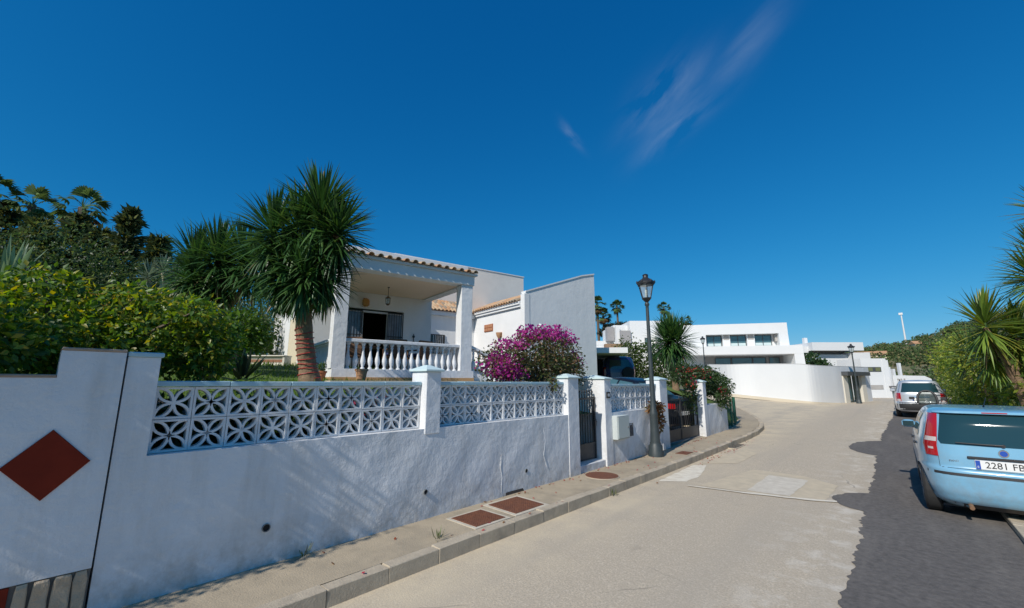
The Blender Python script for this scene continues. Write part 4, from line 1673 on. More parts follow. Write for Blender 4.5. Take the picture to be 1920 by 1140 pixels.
yucca('many headed yucca further left, half hidden by the taller one', (-12.5, 3.02, gz(-12.5, 3)), (-12.25, 2.94, 3.6),
      [(-12.2, 2.62, 4.72, 1.0), (-11.75, 3.05, 4.65, .98), (-12.7, 2.3, 4.55, 1.0), (-11.4, 3.3, 4.4, 0.9), (-12.2, 2.8, 4.2, 0.9), (-12.5, 2.3, 4.1, .8)],
      0.16, 0.13, n=260, R0=0.95, width=0.055, seed=5, skirt=0.2)
yucca('single headed yucca with pale trunk behind the parked dark saloon', (-6.27, 16.25, uz(-6.27, 16.25) - 0.1), (-6.2, 16.05, 2.95),
      [(-6.14, 15.96, 3.35, 1.0), (-6.2, 16.1, 3.05, 0.95), (-6.35, 15.85, 3.2, .95), (-5.95, 16.15, 3.2, .95)], 0.11, 0.10, n=200, R0=0.98, width=0.05, seed=8, lo=-85)
yucca('yellow green yucca overhanging the verge beyond the blue car', (2.75, 18.7, 0.4), (2.45, 18.2, 2.2),
      [(2.08, 17.84, 3.25, 1.05), (2.75, 18.5, 2.95, 1.0), (2.2, 18.6, 2.5, 0.9), (2.9, 18.9, 2.3, .9)], 0.15, 0.12, YR, 200, 0.95, 0.06, None, 12, 0.2)
yucca('tall many headed yucca at the right edge of the picture', (3.6, 18.2, 0.4), (3.55, 18.1, 3.0),
      [(3.22, 18.0, 4.45, 1.0), (3.5, 18.2, 5.0, 1.05), (3.85, 18.5, 6.35, 1.0), (3.3, 17.4, 3.0, 0.9), (3.9, 17.6, 4.0, 1.0)], 0.2, 0.15, YR, 230, 0.98, 0.06, None, 15, 0.2)
yucca('low yucca with dry drooping leaves on the right verge behind the silver car', (2.7, 24.6, 0.5), (2.6, 24.3, 1.7),
      [(2.2, 23.6, 2.75, 1.0), (2.9, 24.6, 3.2, 1.05), (2.5, 24.8, 2.3, 0.95)], 0.14, 0.11, YR, 170, 1.0, 0.07, None, 19, 0.3)


def leafy(name, label, cat, base, blobs, n, size, cols, seed, trunk=None, group=None, flowers=None, mt=LEAF, shell=0.4, aspect=0.5, cname='foliage', tm=BARK2):
    g = np.random.default_rng(seed)
    t = thing(name, label, cat, base, 0, group)
    bl = [(b_[0] - base[0], b_[1] - base[1], b_[2] - base[2], b_[3], b_[4], b_[5]) for b_ in blobs]
    V, F, Cc, _ = leaf_cloud(bl, n, size, cols, g, shell, aspect)
    tinted(cname, V, F, Cc, mt, t, 'stuff')
    b = MB()
    for (p0, p1, r0, r1) in (trunk or []):
        p0, p1 = Vector(p0) - Vector(base), Vector(p1) - Vector(base)
        m_ = p0.lerp(p1, 0.5) + Vector((rng.uniform(-.06, .06), rng.uniform(-.06, .06), 0)) * (p1 - p0).length
        b.tube([p0, m_, p1], [r0, (r0 + r1) / 2, r1], 7)
    for q in bl[: (8 if trunk else 0)]:
        e = Vector(q[:3])
        s_ = Vector(trunk[0][1]) - Vector(base)
        b.tube([s_, s_.lerp(e, .6) + Vector((0, 0, -.05)), e], [trunk[0][3] * .8, trunk[0][3] * .5, 0.008], 5)
    if trunk:
        b.build('trunk', tm, t, 'smooth')
    if flowers:
        fb = [(b_[0] - base[0], b_[1] - base[1], b_[2] - base[2], b_[3], b_[4], b_[5]) for b_ in flowers[0]]
        V, F, Cc, _ = leaf_cloud(fb, flowers[1], flowers[2], flowers[3], g, 0.2, 0.9)
        tinted('flowers', V, F, Cc, PETAL, t, 'stuff')
    return t


BUSH = [(0.085, 0.165, 0.026), (0.13, 0.22, 0.03), (0.05, 0.11, 0.02), (0.20, 0.27, 0.035), (0.07, 0.14, 0.022), (0.30, 0.29, 0.04)]
leafy('leafy_bush', 'big leafy green bush with yellow tips overhanging the neighbour wall at left', 'bush', (-5.3, 0.0, 1.2),
      [(-5.5, 0.05, 2.14, .70, .65, .46), (-5.35, 0.75, 2.15, .52, .52, .42), (-5.25, 1.12, 2.12, .34, .34, .36), (-5.45, -0.05, 2.60, .30, .28, .12), (-5.4, 0.55, 2.56, .26, .25, .12), (-5.0, 0.95, 2.40, .25, .22, .16), (-5.6, -0.7, 2.18, .8, .7, .48), (-4.95, -0.35, 2.0, .42, .45, .32),
       (-5.1, 0.35, 1.98, .38, .42, .28), (-5.9, 0.55, 2.25, .5, .5, .34), (-5.2, -1.7, 2.3, .8, .7, .5), (-4.45, -1.2, 2.25, .4, .5, .4), (-4.62, -0.30, 2.02, .26, .35, .26), (-5.15, 1.08, 2.02, .3, .3, .3)],
      26000, 0.064, BUSH, 21, [((-5.4, 0.1, 0.9), (-5.4, 0.1, 1.9), .05, .04), ((-5.1, 0.9, 0.9), (-5.2, 0.7, 1.9), .035, .03)], shell=0.35)
leafy('overhanging_tree', 'leafy tree leaning over the pavement beyond the left edge, shading the wall', 'tree', (-4.9, -2.4, 1.1),
      [(-4.15, -1.55, 3.15, .35, .75, .75), (-4.25, -2.5, 3.4, .45, .9, .95), (-4.2, -1.0, 2.5, .3, .5, .5), (-4.15, -2.1, 2.4, .35, .7, .6), (-4.6, -3.4, 3.6, .7, .9, 1.0)],
      8500, 0.07, BUSH[:4], 22, [((-4.9, -2.4, 0.8), (-4.6, -2.2, 2.4), .1, .07)], shell=0.2)
leafy('citrus_tree', 'small round citrus tree with glossy leaves on the lawn left of the yucca', 'tree', (-11.4, 3.1, gz(-11.4, 3)),
      [(-11.4, 3.12, 3.0, .55, .5, .48), (-11.2, 3.3, 2.75, .4, .4, .35), (-11.7, 2.9, 2.8, .4, .4, .35)], 3000, 0.10,
      [(0.06, 0.13, 0.02), (0.09, 0.17, 0.03), (0.04, 0.10, 0.018)], 23, [((-11.4, 3.1, 1.7), (-11.4, 3.1, 2.7), .05, .04)])
t = thing('tree_stump', 'thick brown tree trunk on the lawn just right of the leafy bush', 'tree trunk', (-10.6, 2.42, gz(-10.6, 2.4) - .1))
b = MB()
b.tube([(0, 0, 0), (0.02, 0, .3), (0.0, 0.02, .7), (-.03, 0.0, 1.0)], [0.20, 0.165, 0.15, 0.13], 12)
b.build('trunk', BARK, t, 'smooth')

# bougainvillea over the coping: dry olive leaves, magenta bracts
BG = [(0.08, 0.09, 0.03), (0.13, 0.105, 0.045), (0.05, 0.07, 0.025), (0.22, 0.14, 0.07), (0.085, 0.125, 0.035)]
leafy('bougainvillea', 'large magenta bougainvillea bush spilling over the breeze block wall', 'bougainvillea', (-4.95, 6.1, 1.0),
      [(-4.95, 5.35, 2.02, .40, .55, .36), (-4.95, 6.15, 2.2, .45, .7, .50), (-5.0, 6.95, 2.22, .42, .58, .50), (-4.9, 6.5, 1.95, .40, .8, .34), (-4.45, 6.02, 1.72, .10, .13, .13), (-4.95, 7.3, 1.95, .3, .35, .35)],
      9500, 0.06, BG, 24, [((-4.9, 6.1, 0.9), (-4.9, 6.2, 1.8), .05, .04), ((-4.62, 6.2, 1.72), (-4.75, 6.3, 2.3), .018, .012)], shell=0.3,
      flowers=([(-4.85, 5.15, 2.02, .30, .42, .22), (-4.8, 5.35, 1.86, .22, .36, .16), (-4.95, 5.5, 2.38, .30, .35, .12), (-4.95, 6.1, 2.62, .35, .45, .16), (-4.95, 6.75, 2.70, .30, .35, .16), (-5.0, 7.15, 2.62, .28, .30, .16), (-4.95, 7.5, 2.2, .2, .16, .2)],
               2400, 0.05, [(0.42, 0.04, 0.24), (0.50, 0.08, 0.30), (0.32, 0.03, 0.18)]))
leafy('bougainvillea', 'red flowered bougainvillea climbing the last pillar and hanging over the plain low wall', 'bougainvillea', (-4.75, 14.9, 0.9),
      [(-4.75, 14.4, 1.85, .38, .75, .42), (-4.65, 15.3, 1.70, .42, .7, .48), (-4.8, 13.2, 2.0, .35, .6, .30), (-4.25, 15.0, 1.25, .22, .45, .35), (-4.55, 12.9, 1.4, .18, .3, .6)],
      5600, 0.085, [(0.04, 0.08, 0.022), (0.03, 0.06, 0.018), (0.06, 0.10, 0.03)], 25, [((-4.8, 14.6, 0.8), (-4.75, 14.5, 1.7), .05, .035)], shell=0.3,
      flowers=([(-4.65, 14.3, 2.05, .3, .4, .2), (-4.7, 13.1, 2.05, .3, .45, .2), (-4.3, 15.1, 1.45, .2, .35, .2), (-4.5, 12.9, 1.6, .15, .25, .35)], 230, 0.07, [(0.42, 0.03, 0.025), (0.5, 0.08, 0.06), (0.35, 0.02, 0.06)]))
leafy('dry_plant', 'dry orange brown creeper hanging on the wall behind the lamp post', 'creeper', (-4.33, 9.75, 1.0),
      [(-4.25, 9.75, 1.15, .10, .38, .16), (-4.26, 9.95, 0.85, .08, .22, .28)], 520, 0.085, [(0.24, 0.13, 0.045), (0.17, 0.09, 0.04), (0.14, 0.13, 0.05)], 26,
      [((-4.30, 9.9, 0.15), (-4.30, 9.9, 0.9), .012, .01)])
# shrubs behind the breeze blocks
for i, (x, y, z, r_, c) in enumerate([(-5.0, 0.95, 1.35, .32, 0), (-5.05, 1.6, 1.32, .34, 1), (-5.0, 2.25, 1.36, .36, 0), (-5.1, 2.9, 1.34, .34, 2), (-5.05, 3.8, 1.34, .32, 1), (-5.05, 4.6, 1.36, .35, 0)]):
    leafy('garden_shrub', ('low dark shrub behind the left end of the first breeze block panel', 'low broad leaved shrub behind the first breeze block panel', 'low shrub near the middle of the first breeze block panel', 'low shrub with pink flowers behind the first panel', 'low shrub behind the second panel, left of the bougainvillea', 'low shrub behind the second panel, under the bougainvillea edge')[i], 'shrub', (x, y, 1.0),
          [(x, y, z, r_ * .8, r_, r_ * .75)], 700, 0.09, [(0.03, 0.06, 0.02), (0.05, 0.10, 0.025), (0.02, 0.045, 0.015)], 40 + i, [((x, y, 0.9), (x, y, z), .02, .015)],
          flowers=([(x, y, z + .1, r_ * .7, r_, r_ * .5)], 60, 0.07, [(0.5, 0.08, 0.16), (0.45, 0.04, 0.08)]) if i == 3 else None)
for i, (x, y) in enumerate([(-7.6, 1.75), (-7.9, 2.25)]):
    t = thing('agave', ('small dark agave on the lawn edge, nearer the leafy bush', 'small dark agave on the lawn edge, nearer the yucca')[i], 'agave', (x, y, gz(x, y)), 0, 'agaves at the lawn edge')
    V, F, Cc = rosette([(0, 0, 0.05, 0.8)], np.random.default_rng(60 + i), [(0.02, 0.035, 0.018)], 22, 0.55, 0.09, 5, 0)
    tinted('leaf_head', V, F, Cc, BLADE, t)

# hedge and shrubs on the plot beyond the drive
leafy('hedge', 'clipped tall green hedge between the carport and the single yucca', 'hedge', (-11.2, 23.6, 1.5),
      [(-11.7, 23.2, 2.9, .9, .9, 1.4), (-10.8, 23.9, 3.0, 1.0, .9, 1.2), (-10.0, 24.3, 2.4, .9, .9, 1.2)], 5200, 0.16, [(0.06, 0.10, 0.022), (0.085, 0.13, 0.03), (0.05, 0.08, 0.02)], 27, [((-11.2, 23.6, 1.0), (-11.1, 23.6, 2.2), .08, .06)])
leafy('garden_shrub', 'rounded green shrub on the bank to the right of the single yucca', 'shrub', (-5.6, 17.2, 1.3),
      [(-5.6, 17.0, 1.9, .7, .8, .45), (-5.3, 18.2, 1.6, .5, .8, .4)], 2200, 0.11, [(0.04, 0.08, 0.025), (0.055, 0.10, 0.03)], 28, [((-5.6, 17.0, 1.0), (-5.6, 17.0, 1.7), .04, .03)])
leafy('garden_shrub', 'dark green shrub beside the terrace of the far right white house', 'shrub', (-7.1, 60.5, 2.5),
      [(-7.4, 60.8, 4.0, 1.3, 1.2, 1.2), (-6.3, 61.4, 3.6, 1.0, 1.0, .8)], 1500, 0.35, [(0.04, 0.08, 0.03), (0.05, 0.10, 0.03)], 29, [((-7.1, 60.8, 2.0), (-7.2, 60.8, 3.6), .1, .06)])

# right verge: tall hedge along the pavement
hb = []
for i in range(-5, 9):
    y = 20.5 + i * 2.6
    hb.append((3.1 + 0.18 * (i % 2) - 0.02 * i, y, 1.35 + 0.05 * i, 0.95, 1.7, 1.0 + .12 * i))
    hb.append((3.7, y + 1.2, 1.9 + 0.09 * max(i, -2), 1.2, 1.7, 1.25 + .1 * i))
leafy('hedge', 'long dense green hedge behind the pavement on the right of the street', 'hedge', (3.3, 28, 0.4), hb, 30000, 0.15,
      [(0.15, 0.21, 0.036), (0.20, 0.25, 0.042), (0.10, 0.16, 0.03), (0.25, 0.27, 0.05)], 30, [((3.3, 28, 0.2), (3.3, 28, 1.5), .08, .05)])

leafy('leafy_tree', 'bright yellow green leafy tree on the right verge beside the silver estate', 'tree', (2.9, 24.0, 0.4),
      [(2.6, 23.2, 2.5, .85, 1.3, .95), (2.45, 26.5, 2.85, .95, 1.6, 1.0), (2.9, 24.8, 2.3, .9, 1.3, 1.1), (2.3, 29.5, 2.9, .9, 1.6, 1.0), (3.4, 22.0, 2.0, .9, 1.2, 1.1)], 11000, .12,
      [(0.20, 0.28, 0.045), (0.27, 0.33, 0.05), (0.13, 0.21, 0.035), (0.34, 0.34, 0.06)], 34, [((2.9, 24, 0.2), (2.8, 24.2, 2.0), .12, .08)])

# broad dark trees and conifers closing the garden at the left
DK = [(0.04, 0.075, 0.024), (0.06, 0.10, 0.03), (0.03, 0.055, 0.02), (0.09, 0.125, 0.034)]
for i, (x, y, zc, r_, h, lab) in enumerate([
        (-24, -3.5, 6.0, 2.4, 2.6, 'dark broadleaf tree furthest left behind the leafy bush'),
        (-25, 0.2, 6.3, 2.3, 2.4, 'dark broadleaf tree behind the yellow tips of the bush'),
        (-24.5, 3.2, 5.2, 2.0, 2.2, 'dark broadleaf tree behind the pale spiky plant'),
        (-24, 6.6, 4.6, 2.0, 2.0, 'dark broadleaf tree behind the two yuccas')]):
    z0 = gz(x, y)
    leafy('broadleaf_tree', lab, 'tree', (x, y, z0), [(x, y, zc, r_, r_, h * .8), (x + r_ * .5, y + r_ * .6, zc - h * .35, r_ * .7, r_ * .8, h * .6), (x + r_ * .4, y - r_ * .7, zc - h * .3, r_ * .7, r_ * .7, h * .6), (x + .6, y, zc - h * .8, r_ * .9, r_, h * .5)],
          9500, 0.15, DK, 70 + i, [((x, y, z0 - .2), (x, y, zc - 1), .2, .12)], 'trees closing the garden')


def conifer(label, x, y, z1, r_, seed, cols=DK, n=2600):
    g = np.random.default_rng(seed)
    z0 = gz(max(x, -44), y)
    t = thing('conifer', label, 'conifer', (x, y, z0), 0, 'conifers behind the garden')
    H = z1 - z0
    b = MB()
    b.tube([(0, 0, -.2), (0, 0, H * .5), (0, 0, H * .98)], [0.18, 0.11, 0.02], 7)
    b.build('trunk', BARK2, t)
    # branches in whorls, each a drooping spray of needle cards
    tt = g.random(n) ** 0.8
    lev = np.floor(tt * 15) / 15
    zq = H * (0.12 + 0.86 * (lev * .8 + tt * .2))
    rad = r_ * (1 - (zq / H)) ** 0.75 * (0.75 + 0.35 * np.sin(lev * 40 + seed))
    az = np.round(g.random(n) * 9 + lev * 3.3) * 2 * PI / 9 + g.normal(size=n) * .12
    q = g.random(n) ** 0.6
    h = np.stack([np.cos(az), np.sin(az), 0 * az], 1)
    P = h * (rad * q)[:, None] + np.array([0, 0, 1]) * (zq - 0.25 * rad * q * q + .35 * q)[:, None] + g.normal(size=(n, 3)) * 0.07
    ax = norm(h + g.normal(size=(n, 3)) * .45 + np.array([0, 0, 0.25]))
    sd_ = norm(np.cross(ax, g.normal(size=(n, 3))))
    L = (0.30 + .28 * g.random((n, 1)))
    V = np.stack([P, P + ax * L * .5 + sd_ * .075, P + ax * L, P + ax * L * .5 - sd_ * .075], 1).reshape(-1, 3)
    k = np.arange(n)[:, None] * 4
    F = k + np.array([[0, 1, 2, 3]])
    Cc = np.array(cols)[g.integers(0, len(cols), n)] * (0.7 + .6 * g.random((n, 1)))
    tinted('crown', V, F, Cc, NEEDLE, t, 'stuff')
    return t


CF = [(0.05, 0.08, 0.035), (0.07, 0.10, 0.038), (0.035, 0.06, 0.028), (0.11, 0.12, 0.035)]
for i, (x, y, z1, r_, lab) in enumerate([
        (-31.3, 2.4, 11.5, 1.7, 'slim dark conifer with the clearest pointed top left of the yuccas'),
        (-33.4, 0.5, 11.2, 2.4, 'full dark conifer below the right fan palm'),
        (-34.0, -1.0, 10.6, 2.4, 'dark conifer between the two fan palms'),
        (-36.2, -2.2, 11.5, 2.6, 'dark conifer at the left edge of the picture'),
        (-30.3, 3.7, 9.9, 1.5, 'shorter conifer just right of the pointed one'),
        (-29.6, 5.0, 8.9, 1.4, 'shortest conifer next to the yuccas'),
        (-32.4, 1.4, 10.2, 2.1, 'conifer filling the gap beside the pointed one'),
        (-31.5, -0.8, 9.6, 2.2, 'yellowish conifer in front of the dark row'),
        (-32.5, -3.2, 10.2, 2.3, 'yellowish conifer in front at the far left')]):
    conifer(lab, x, y, z1, r_, 80 + i, CF if i < 7 else [(0.14, 0.15, 0.04), (0.10, 0.13, 0.038)])


def fan_palm(label, x, y, z0, z1, r_, seed, group, n=34, cols=None, dry=0.25):
    g = np.random.default_rng(seed)
    t = thing('fan_palm', label, 'palm', (x, y, z0), 0, group)
    b = MB()
    H = z1 - z0
    b.tube([(0, 0, -.3), (0.1, 0.05, H * .5), (0, 0, H)], [r_ * .16, r_ * .12, r_ * .12], 8)
    b.build('trunk', BARK2, t, 'smooth')
    Vs, Fs, Cs, off = [], [], [], 0
    cols = cols or [(0.08, 0.14, 0.045), (0.11, 0.17, 0.055), (0.065, 0.11, 0.04)]
    for i in range(n):
        az = g.random() * 2 * PI
        el = math.radians(g.uniform(-60, 80))
        d = np.array([math.cos(az) * math.cos(el), math.sin(az) * math.cos(el), math.sin(el)])
        p0 = np.array([0, 0, H]) + d * r_ * .55
        side = norm(np.cross(d, [0, 0, 1.0]) + 1e-6)
        upn = np.cross(side, d)
        c = np.array(cols[g.integers(0, len(cols))]) * g.uniform(.7, 1.3)
        if el < -0.6 and g.random() < dry * 3:
            c = np.array([0.22, 0.13, 0.06]) * g.uniform(.6, 1.2)
        for k in range(9):                 # blades of the fan
            a = math.radians(-72 + 18 * k)
            e = d * math.cos(a) + side * math.sin(a) - upn * 0.25 * abs(math.sin(a))
            s_ = np.cross(e, upn)
            L = r_ * .52 * (1 - .25 * abs(a) / 1.25)
            w = r_ * .055
            tip = p0 + e * L - np.array([0, 0, .12 * r_])
            Vs.append([p0, p0 + e * L * .55 + s_ * w, tip, p0 + e * L * .55 - s_ * w])
            Fs.append([off, off + 1, off + 2, off + 3])
            Cs.append(c)
            off += 4
        Vs.append([p0 - d * r_ * .55, p0 - d * r_ * .5 + side * .02 * r_, p0, p0 - d * r_ * .5 - side * .02 * r_])
        Fs.append([off, off + 1, off + 2, off + 3])
        Cs.append(c)
        off += 4
    tinted('crown', np.array(Vs), np.array(Fs), np.array(Cs), NEEDLE, t, 'stuff')
    return t


fan_palm('fan palm rising above the conifers, left one of the pair', -43.5, -1.75, 3.5, 14.0, 1.6, 101, 'fan palms above the conifers')
fan_palm('fan palm rising above the conifers, right one of the pair', -41.0, 0.6, 3.5, 13.8, 1.7, 102, 'fan palms above the conifers')
fan_palm('fan palm cut by the left edge with one dark drooping frond in view', -43.2, -3.6, 3.5, 14.3, 1.4, 103, 'fan palms above the conifers')
for i, (x, y, z, r_, lab) in enumerate([(-40.5, 69.4, 16.2, 2.1, 'distant fan palm just right of the grey gable, tallest of its pair'),
                                        (-39.8, 70.3, 14.2, 1.8, 'distant fan palm with dry brown skirt beside the grey gable'),
                                        (-37.7, 71.9, 15.9, 1.6, 'slender distant fan palm standing alone left of the street lamp'),
                                        (-31.1, 77.9, 15.6, 1.5, 'slender distant fan palm right of the street lamp'),
                                        (-28.3, 81.0, 13.2, 1.4, 'low distant palm above the roof of the modern house')]):
    fan_palm(lab, x, y, 3.0, z, r_, 110 + i, 'distant palms on the hill', 44, dry=1.0 if i == 1 else .15)
leafy('umbrella_pine', 'dark spreading pine behind the white terraces right of the grey gable', 'tree', (-38.6, 71.0, 6),
      [(-38.4, 71.3, 12.0, 2.0, 1.6, .7), (-37.2, 72.4, 12.2, 1.6, 1.4, .6), (-39.6, 70.3, 11.0, 1.3, 1.3, .7)], 1500, .4, [(0.035, 0.045, 0.02), (0.05, 0.05, 0.025)], 31, [((-38.5, 71.2, 5), (-38.4, 71.3, 11.8), .22, .15)])

t = thing('palm', 'young palm with pale arching fronds above the bush at far left', 'palm', (-18.6, -0.9, 3.0))
b = MB()
b.tube([(0, 0, -.3), (0, 0, 1.0)], [0.16, 0.1], 8)
b.build('trunk', BARK2, t)
V, F, Cc = rosette([(0, 0, 1.0, 1.5)], np.random.default_rng(5), [(0.20, 0.27, 0.16), (0.15, 0.22, 0.12)], 60, 1.0, 0.16, -10, 0)
tinted('leaf_head', V, F, Cc, BLADE, t, 'stuff')
t = thing('spiky_plant', 'pale grey green spiky plant with stout stems in front of the conifers', 'succulent', (-20.5, 3.0, 3.0))
b = MB()
for k in range(4):
    b.tube([(0, 0, -.2), (0.2 * k - .35, .25 * k - .4, 1.6), (0.3 * k - .5, .38 * k - .6, 2.7 + .25 * (k % 2))], [0.13, 0.1, 0.08], 7)
b.build('trunk', mat('pale_stem', (0.34, 0.33, 0.22), (0.27, 0.25, 0.15), 5), t, 'smooth')
for k in range(4):
    V, F, Cc = rosette([(0.3 * k - .5, .38 * k - .6, 2.7 + .25 * (k % 2), .9)], np.random.default_rng(300 + k), [(0.17, 0.22, 0.15), (0.12, 0.17, 0.11)], 60, 0.62, 0.085, -50, .1)
    tinted('leaf_head', V, F, Cc, BLADE, t, 'stuff')
leafy('yellow_shrub', 'yellow leaved shrub just above the bush below the spiky plant', 'shrub', (-15.5, 2.0, 2.3),
      [(-15.6, 1.3, 3.75, .7, .8, .5), (-15.3, 2.3, 3.6, .6, .8, .5), (-15.4, 3.0, 3.35, .5, .5, .5), (-15.5, 2.0, 2.9, .8, 1.2, .6)], 2600, .15, [(0.28, 0.22, 0.03), (0.20, 0.19, 0.03), (0.32, 0.20, 0.03)], 32,
      [((-15.5, 2.0, 2.0), (-15.5, 2.0, 3.2), .05, .03)])
leafy('hedge', 'dark hedge along the lawn between the citrus tree and the house flank', 'hedge', (-19, 5.2, 2.5),
      [(-19.5, 3.0, 3.4, 1.2, 1.2, 1.4), (-19.5, 5.0, 3.4, 1.2, 1.5, 1.5), (-20.3, 6.8, 3.6, 1.2, 1.2, 1.6), (-18.6, 1.0, 3.2, 1.2, 1.5, 1.2), (-18, -1.5, 3.2, 1.2, 1.6, 1.3)], 7000, .17, DK, 33, [((-19, 5, 2.2), (-19, 5, 3.0), .1, .06)])

# ---------------------------------------------------------------- cars
TYRE = mat('tyre_rubber', (0.018, 0.018, 0.018), (0.028, 0.027, 0.026), 20, 0.85)
RIM = mat('alloy_rim', (0.55, 0.56, 0.57), None, rough=0.3, metal=0.8)
TRIM = mat('black_plastic_trim', (0.025, 0.025, 0.027), (0.035, 0.035, 0.036), 30, 0.6)
CARGLASS = glass_mat('car_glass', (0.016, 0.045, 0.052), 0.03)
REDL = mat('tail_lamp_red', (0.45, 0.012, 0.015), None, rough=0.12, coat=0.8)
WHL = mat('tail_lamp_clear', (0.62, 0.55, 0.52), None, rough=0.15, coat=0.6)
PLATE = mat('plate_white', (0.78, 0.78, 0.76), None, rough=0.4)
EUB = mat('plate_blue', (0.02, 0.08, 0.40), None, rough=0.4)
CHROME = mat('chrome', (0.75, 0.76, 0.78), None, rough=0.12, metal=1.0)


def lerp_tab(tab, z):
    if z <= tab[0][0]:
        return tab[0][1]
    for (a, p), (b_, q) in zip(tab, tab[1:]):
        if z <= b_:
            return p + (q - p) * (z - a) / (b_ - a)
    return tab[-1][1]


class Car:
    """body surface = stack of rounded rectangular outlines: half width W(z), front F(z), rear R(z)"""

    def __init__(s, W, F, Rr, n=5.0):
        s.W, s.F, s.R, s.n = W, F, Rr, n

    def par(s, z):
        w, f, r_ = lerp_tab(s.W, z), lerp_tab(s.F, z), lerp_tab(s.R, z)
        return w, (f + r_) / 2, (f - r_) / 2

    def rear(s, x, z):
        w, m_, h = s.par(z)
        q = min(abs(x / w), 0.9995)
        return m_ - h * (1 - q ** s.n) ** (1 / s.n)

    def side(s, y, z):
        w, m_, h = s.par(z)
        q = min(abs((y - m_) / h), 0.9995)
        return w * (1 - q ** s.n) ** (1 / s.n)

    def body(s, zs, N=112):
        b = MB()
        vs, fs = [], []
        for z in zs:
            w, m_, h = s.par(z)
            for k in range(N):
                t = 2 * PI * k / N
                c, q = math.cos(t), math.sin(t)
                e = 2 / s.n
                vs.append((w * math.copysign(abs(c) ** e, c), m_ + h * math.copysign(abs(q) ** e, q), z))
        for i in range(len(zs) - 1):
            for k in range(N):
                j = (k + 1) % N
                fs.append((i * N + k, i * N + j, (i + 1) * N + j, (i + 1) * N + k))
        fs.append(tuple(reversed(range(N))))
        m_ = (len(zs) - 1) * N
        fs.append(tuple(range(m_, m_ + N)))
        b.mesh(vs, fs)
        return b

    def rpatch(s, x0, x1, z0, z1, off=0.006, nx=14, nz=6, shape=None, depth=0.03):
        """panel lying on the rear; shape(u, v) -> (x, z) may skew it"""
        b = MB()
        P, Q = [], []
        for j in range(nz + 1):
            for i in range(nx + 1):
                u, v = i / nx, j / nz
                x, z = (x0 + (x1 - x0) * u, z0 + (z1 - z0) * v) if shape is None else shape(u, v)
                y = s.rear(x, z)
                P.append((x, y - off, z))
                Q.append((x, y + depth, z))
        m_ = nx + 1
        fs = [(j * m_ + i, j * m_ + i + 1, (j + 1) * m_ + i + 1, (j + 1) * m_ + i) for j in range(nz) for i in range(nx)]
        ring = [i for i in range(nx)] + [j * m_ + nx for j in range(nz)] + [nz * m_ + nx - i for i in range(nx)] + [(nz - j) * m_ for j in range(nz)]
        k = len(P)
        for a, c in zip(ring, ring[1:] + ring[:1]):
            fs.append((c, a, k + a, k + c))
        b.mesh(P + Q, fs)
        return b

    def spatch(s, sg, y0, y1, z0, z1, off=0.006, ny=16, nz=5, shape=None):
        b = MB()
        P, Q = [], []
        for j in range(nz + 1):
            for i in range(ny + 1):
                u, v = i / ny, j / nz
                y, z = (y0 + (y1 - y0) * u, z0 + (z1 - z0) * v) if shape is None else shape(u, v)
                x = s.side(y, z)
                P.append((sg * (x + off), y, z))
                Q.append((sg * (x - 0.03), y, z))
        m_ = ny + 1
        fs = [(j * m_ + i, j * m_ + i + 1, (j + 1) * m_ + i + 1, (j + 1) * m_ + i) for j in range(nz) for i in range(ny)]
        ring = [i for i in range(ny)] + [j * m_ + ny for j in range(nz)] + [nz * m_ + ny - i for i in range(ny)] + [(nz - j) * m_ for j in range(nz)]
        k = len(P)
        for a, c in zip(ring, ring[1:] + ring[:1]):
            fs.append((c, a, k + a, k + c))
        if sg < 0:
            fs = [tuple(reversed(f)) for f in fs]
        b.mesh(P + Q, fs)
        return b


def wheel(t, x, y, r_, w=0.18, sg=-1, rim=RIM):
    b = MB()
    hw_ = w / 2
    b.lathe([(r_ * .66, -hw_), (r_ * .93, -hw_), (r_, -hw_ * .7), (r_, hw_ * .7), (r_ * .93, hw_), (r_ * .66, hw_)], 28, (x, y, r_), 'x')
    wo = b.build('wheel', TYRE, t, 'smooth')
    b = MB()
    xo = x + sg * hw_
    b.lathe([(r_ * .66, xo - sg * .03), (r_ * .64, xo + sg * .004), (r_ * .60, xo + sg * .004), (r_ * .58, xo - sg * .02)], 28, (0, y, r_), 'x')
    b.lathe([(r_ * .16, xo - sg * .03), (r_ * .14, xo + sg * .002)], 12, (0, y, r_), 'x')
    for k in range(7):
        a = 2 * PI * k / 7
        b.tube([(xo - sg * .008, y + r_ * .1 * math.cos(a), r_ + r_ * .1 * math.sin(a)), (xo - sg * .008, y + r_ * .6 * math.cos(a), r_ + r_ * .6 * math.sin(a))], r_ * .07, 6)
    b.build('rim', rim, wo, 'smooth')
    b = MB()
    b.lathe([(r_ * .57, xo - sg * .06), (r_ * .57, xo - sg * .055)], 20, (0, y, r_), 'x')
    b.build('brake_disc', BLACKM, wo)
    return wo


def arch(t, car, sg, y, r_, m=DARK):
    b = MB()
    pts = []
    for k in range(19):
        a = PI * k / 18
        pts.append((y + r_ * math.cos(a), r_ * .93 + r_ * math.sin(a)))
    pts = [(y + r_, 0.21)] + pts + [(y - r_, 0.21)]
    c = (y, r_ * .8)
    for (a0, a1), (b0, b1) in zip(pts, pts[1:]):
        q = [(sg * (car.side(p[0], max(p[1], .2)) + .004), p[0], p[1]) for p in ((a0, a1), (b0, b1), c)]
        b.face(q if sg > 0 else q[::-1])
    return b.build('wheel_arch', m, t)


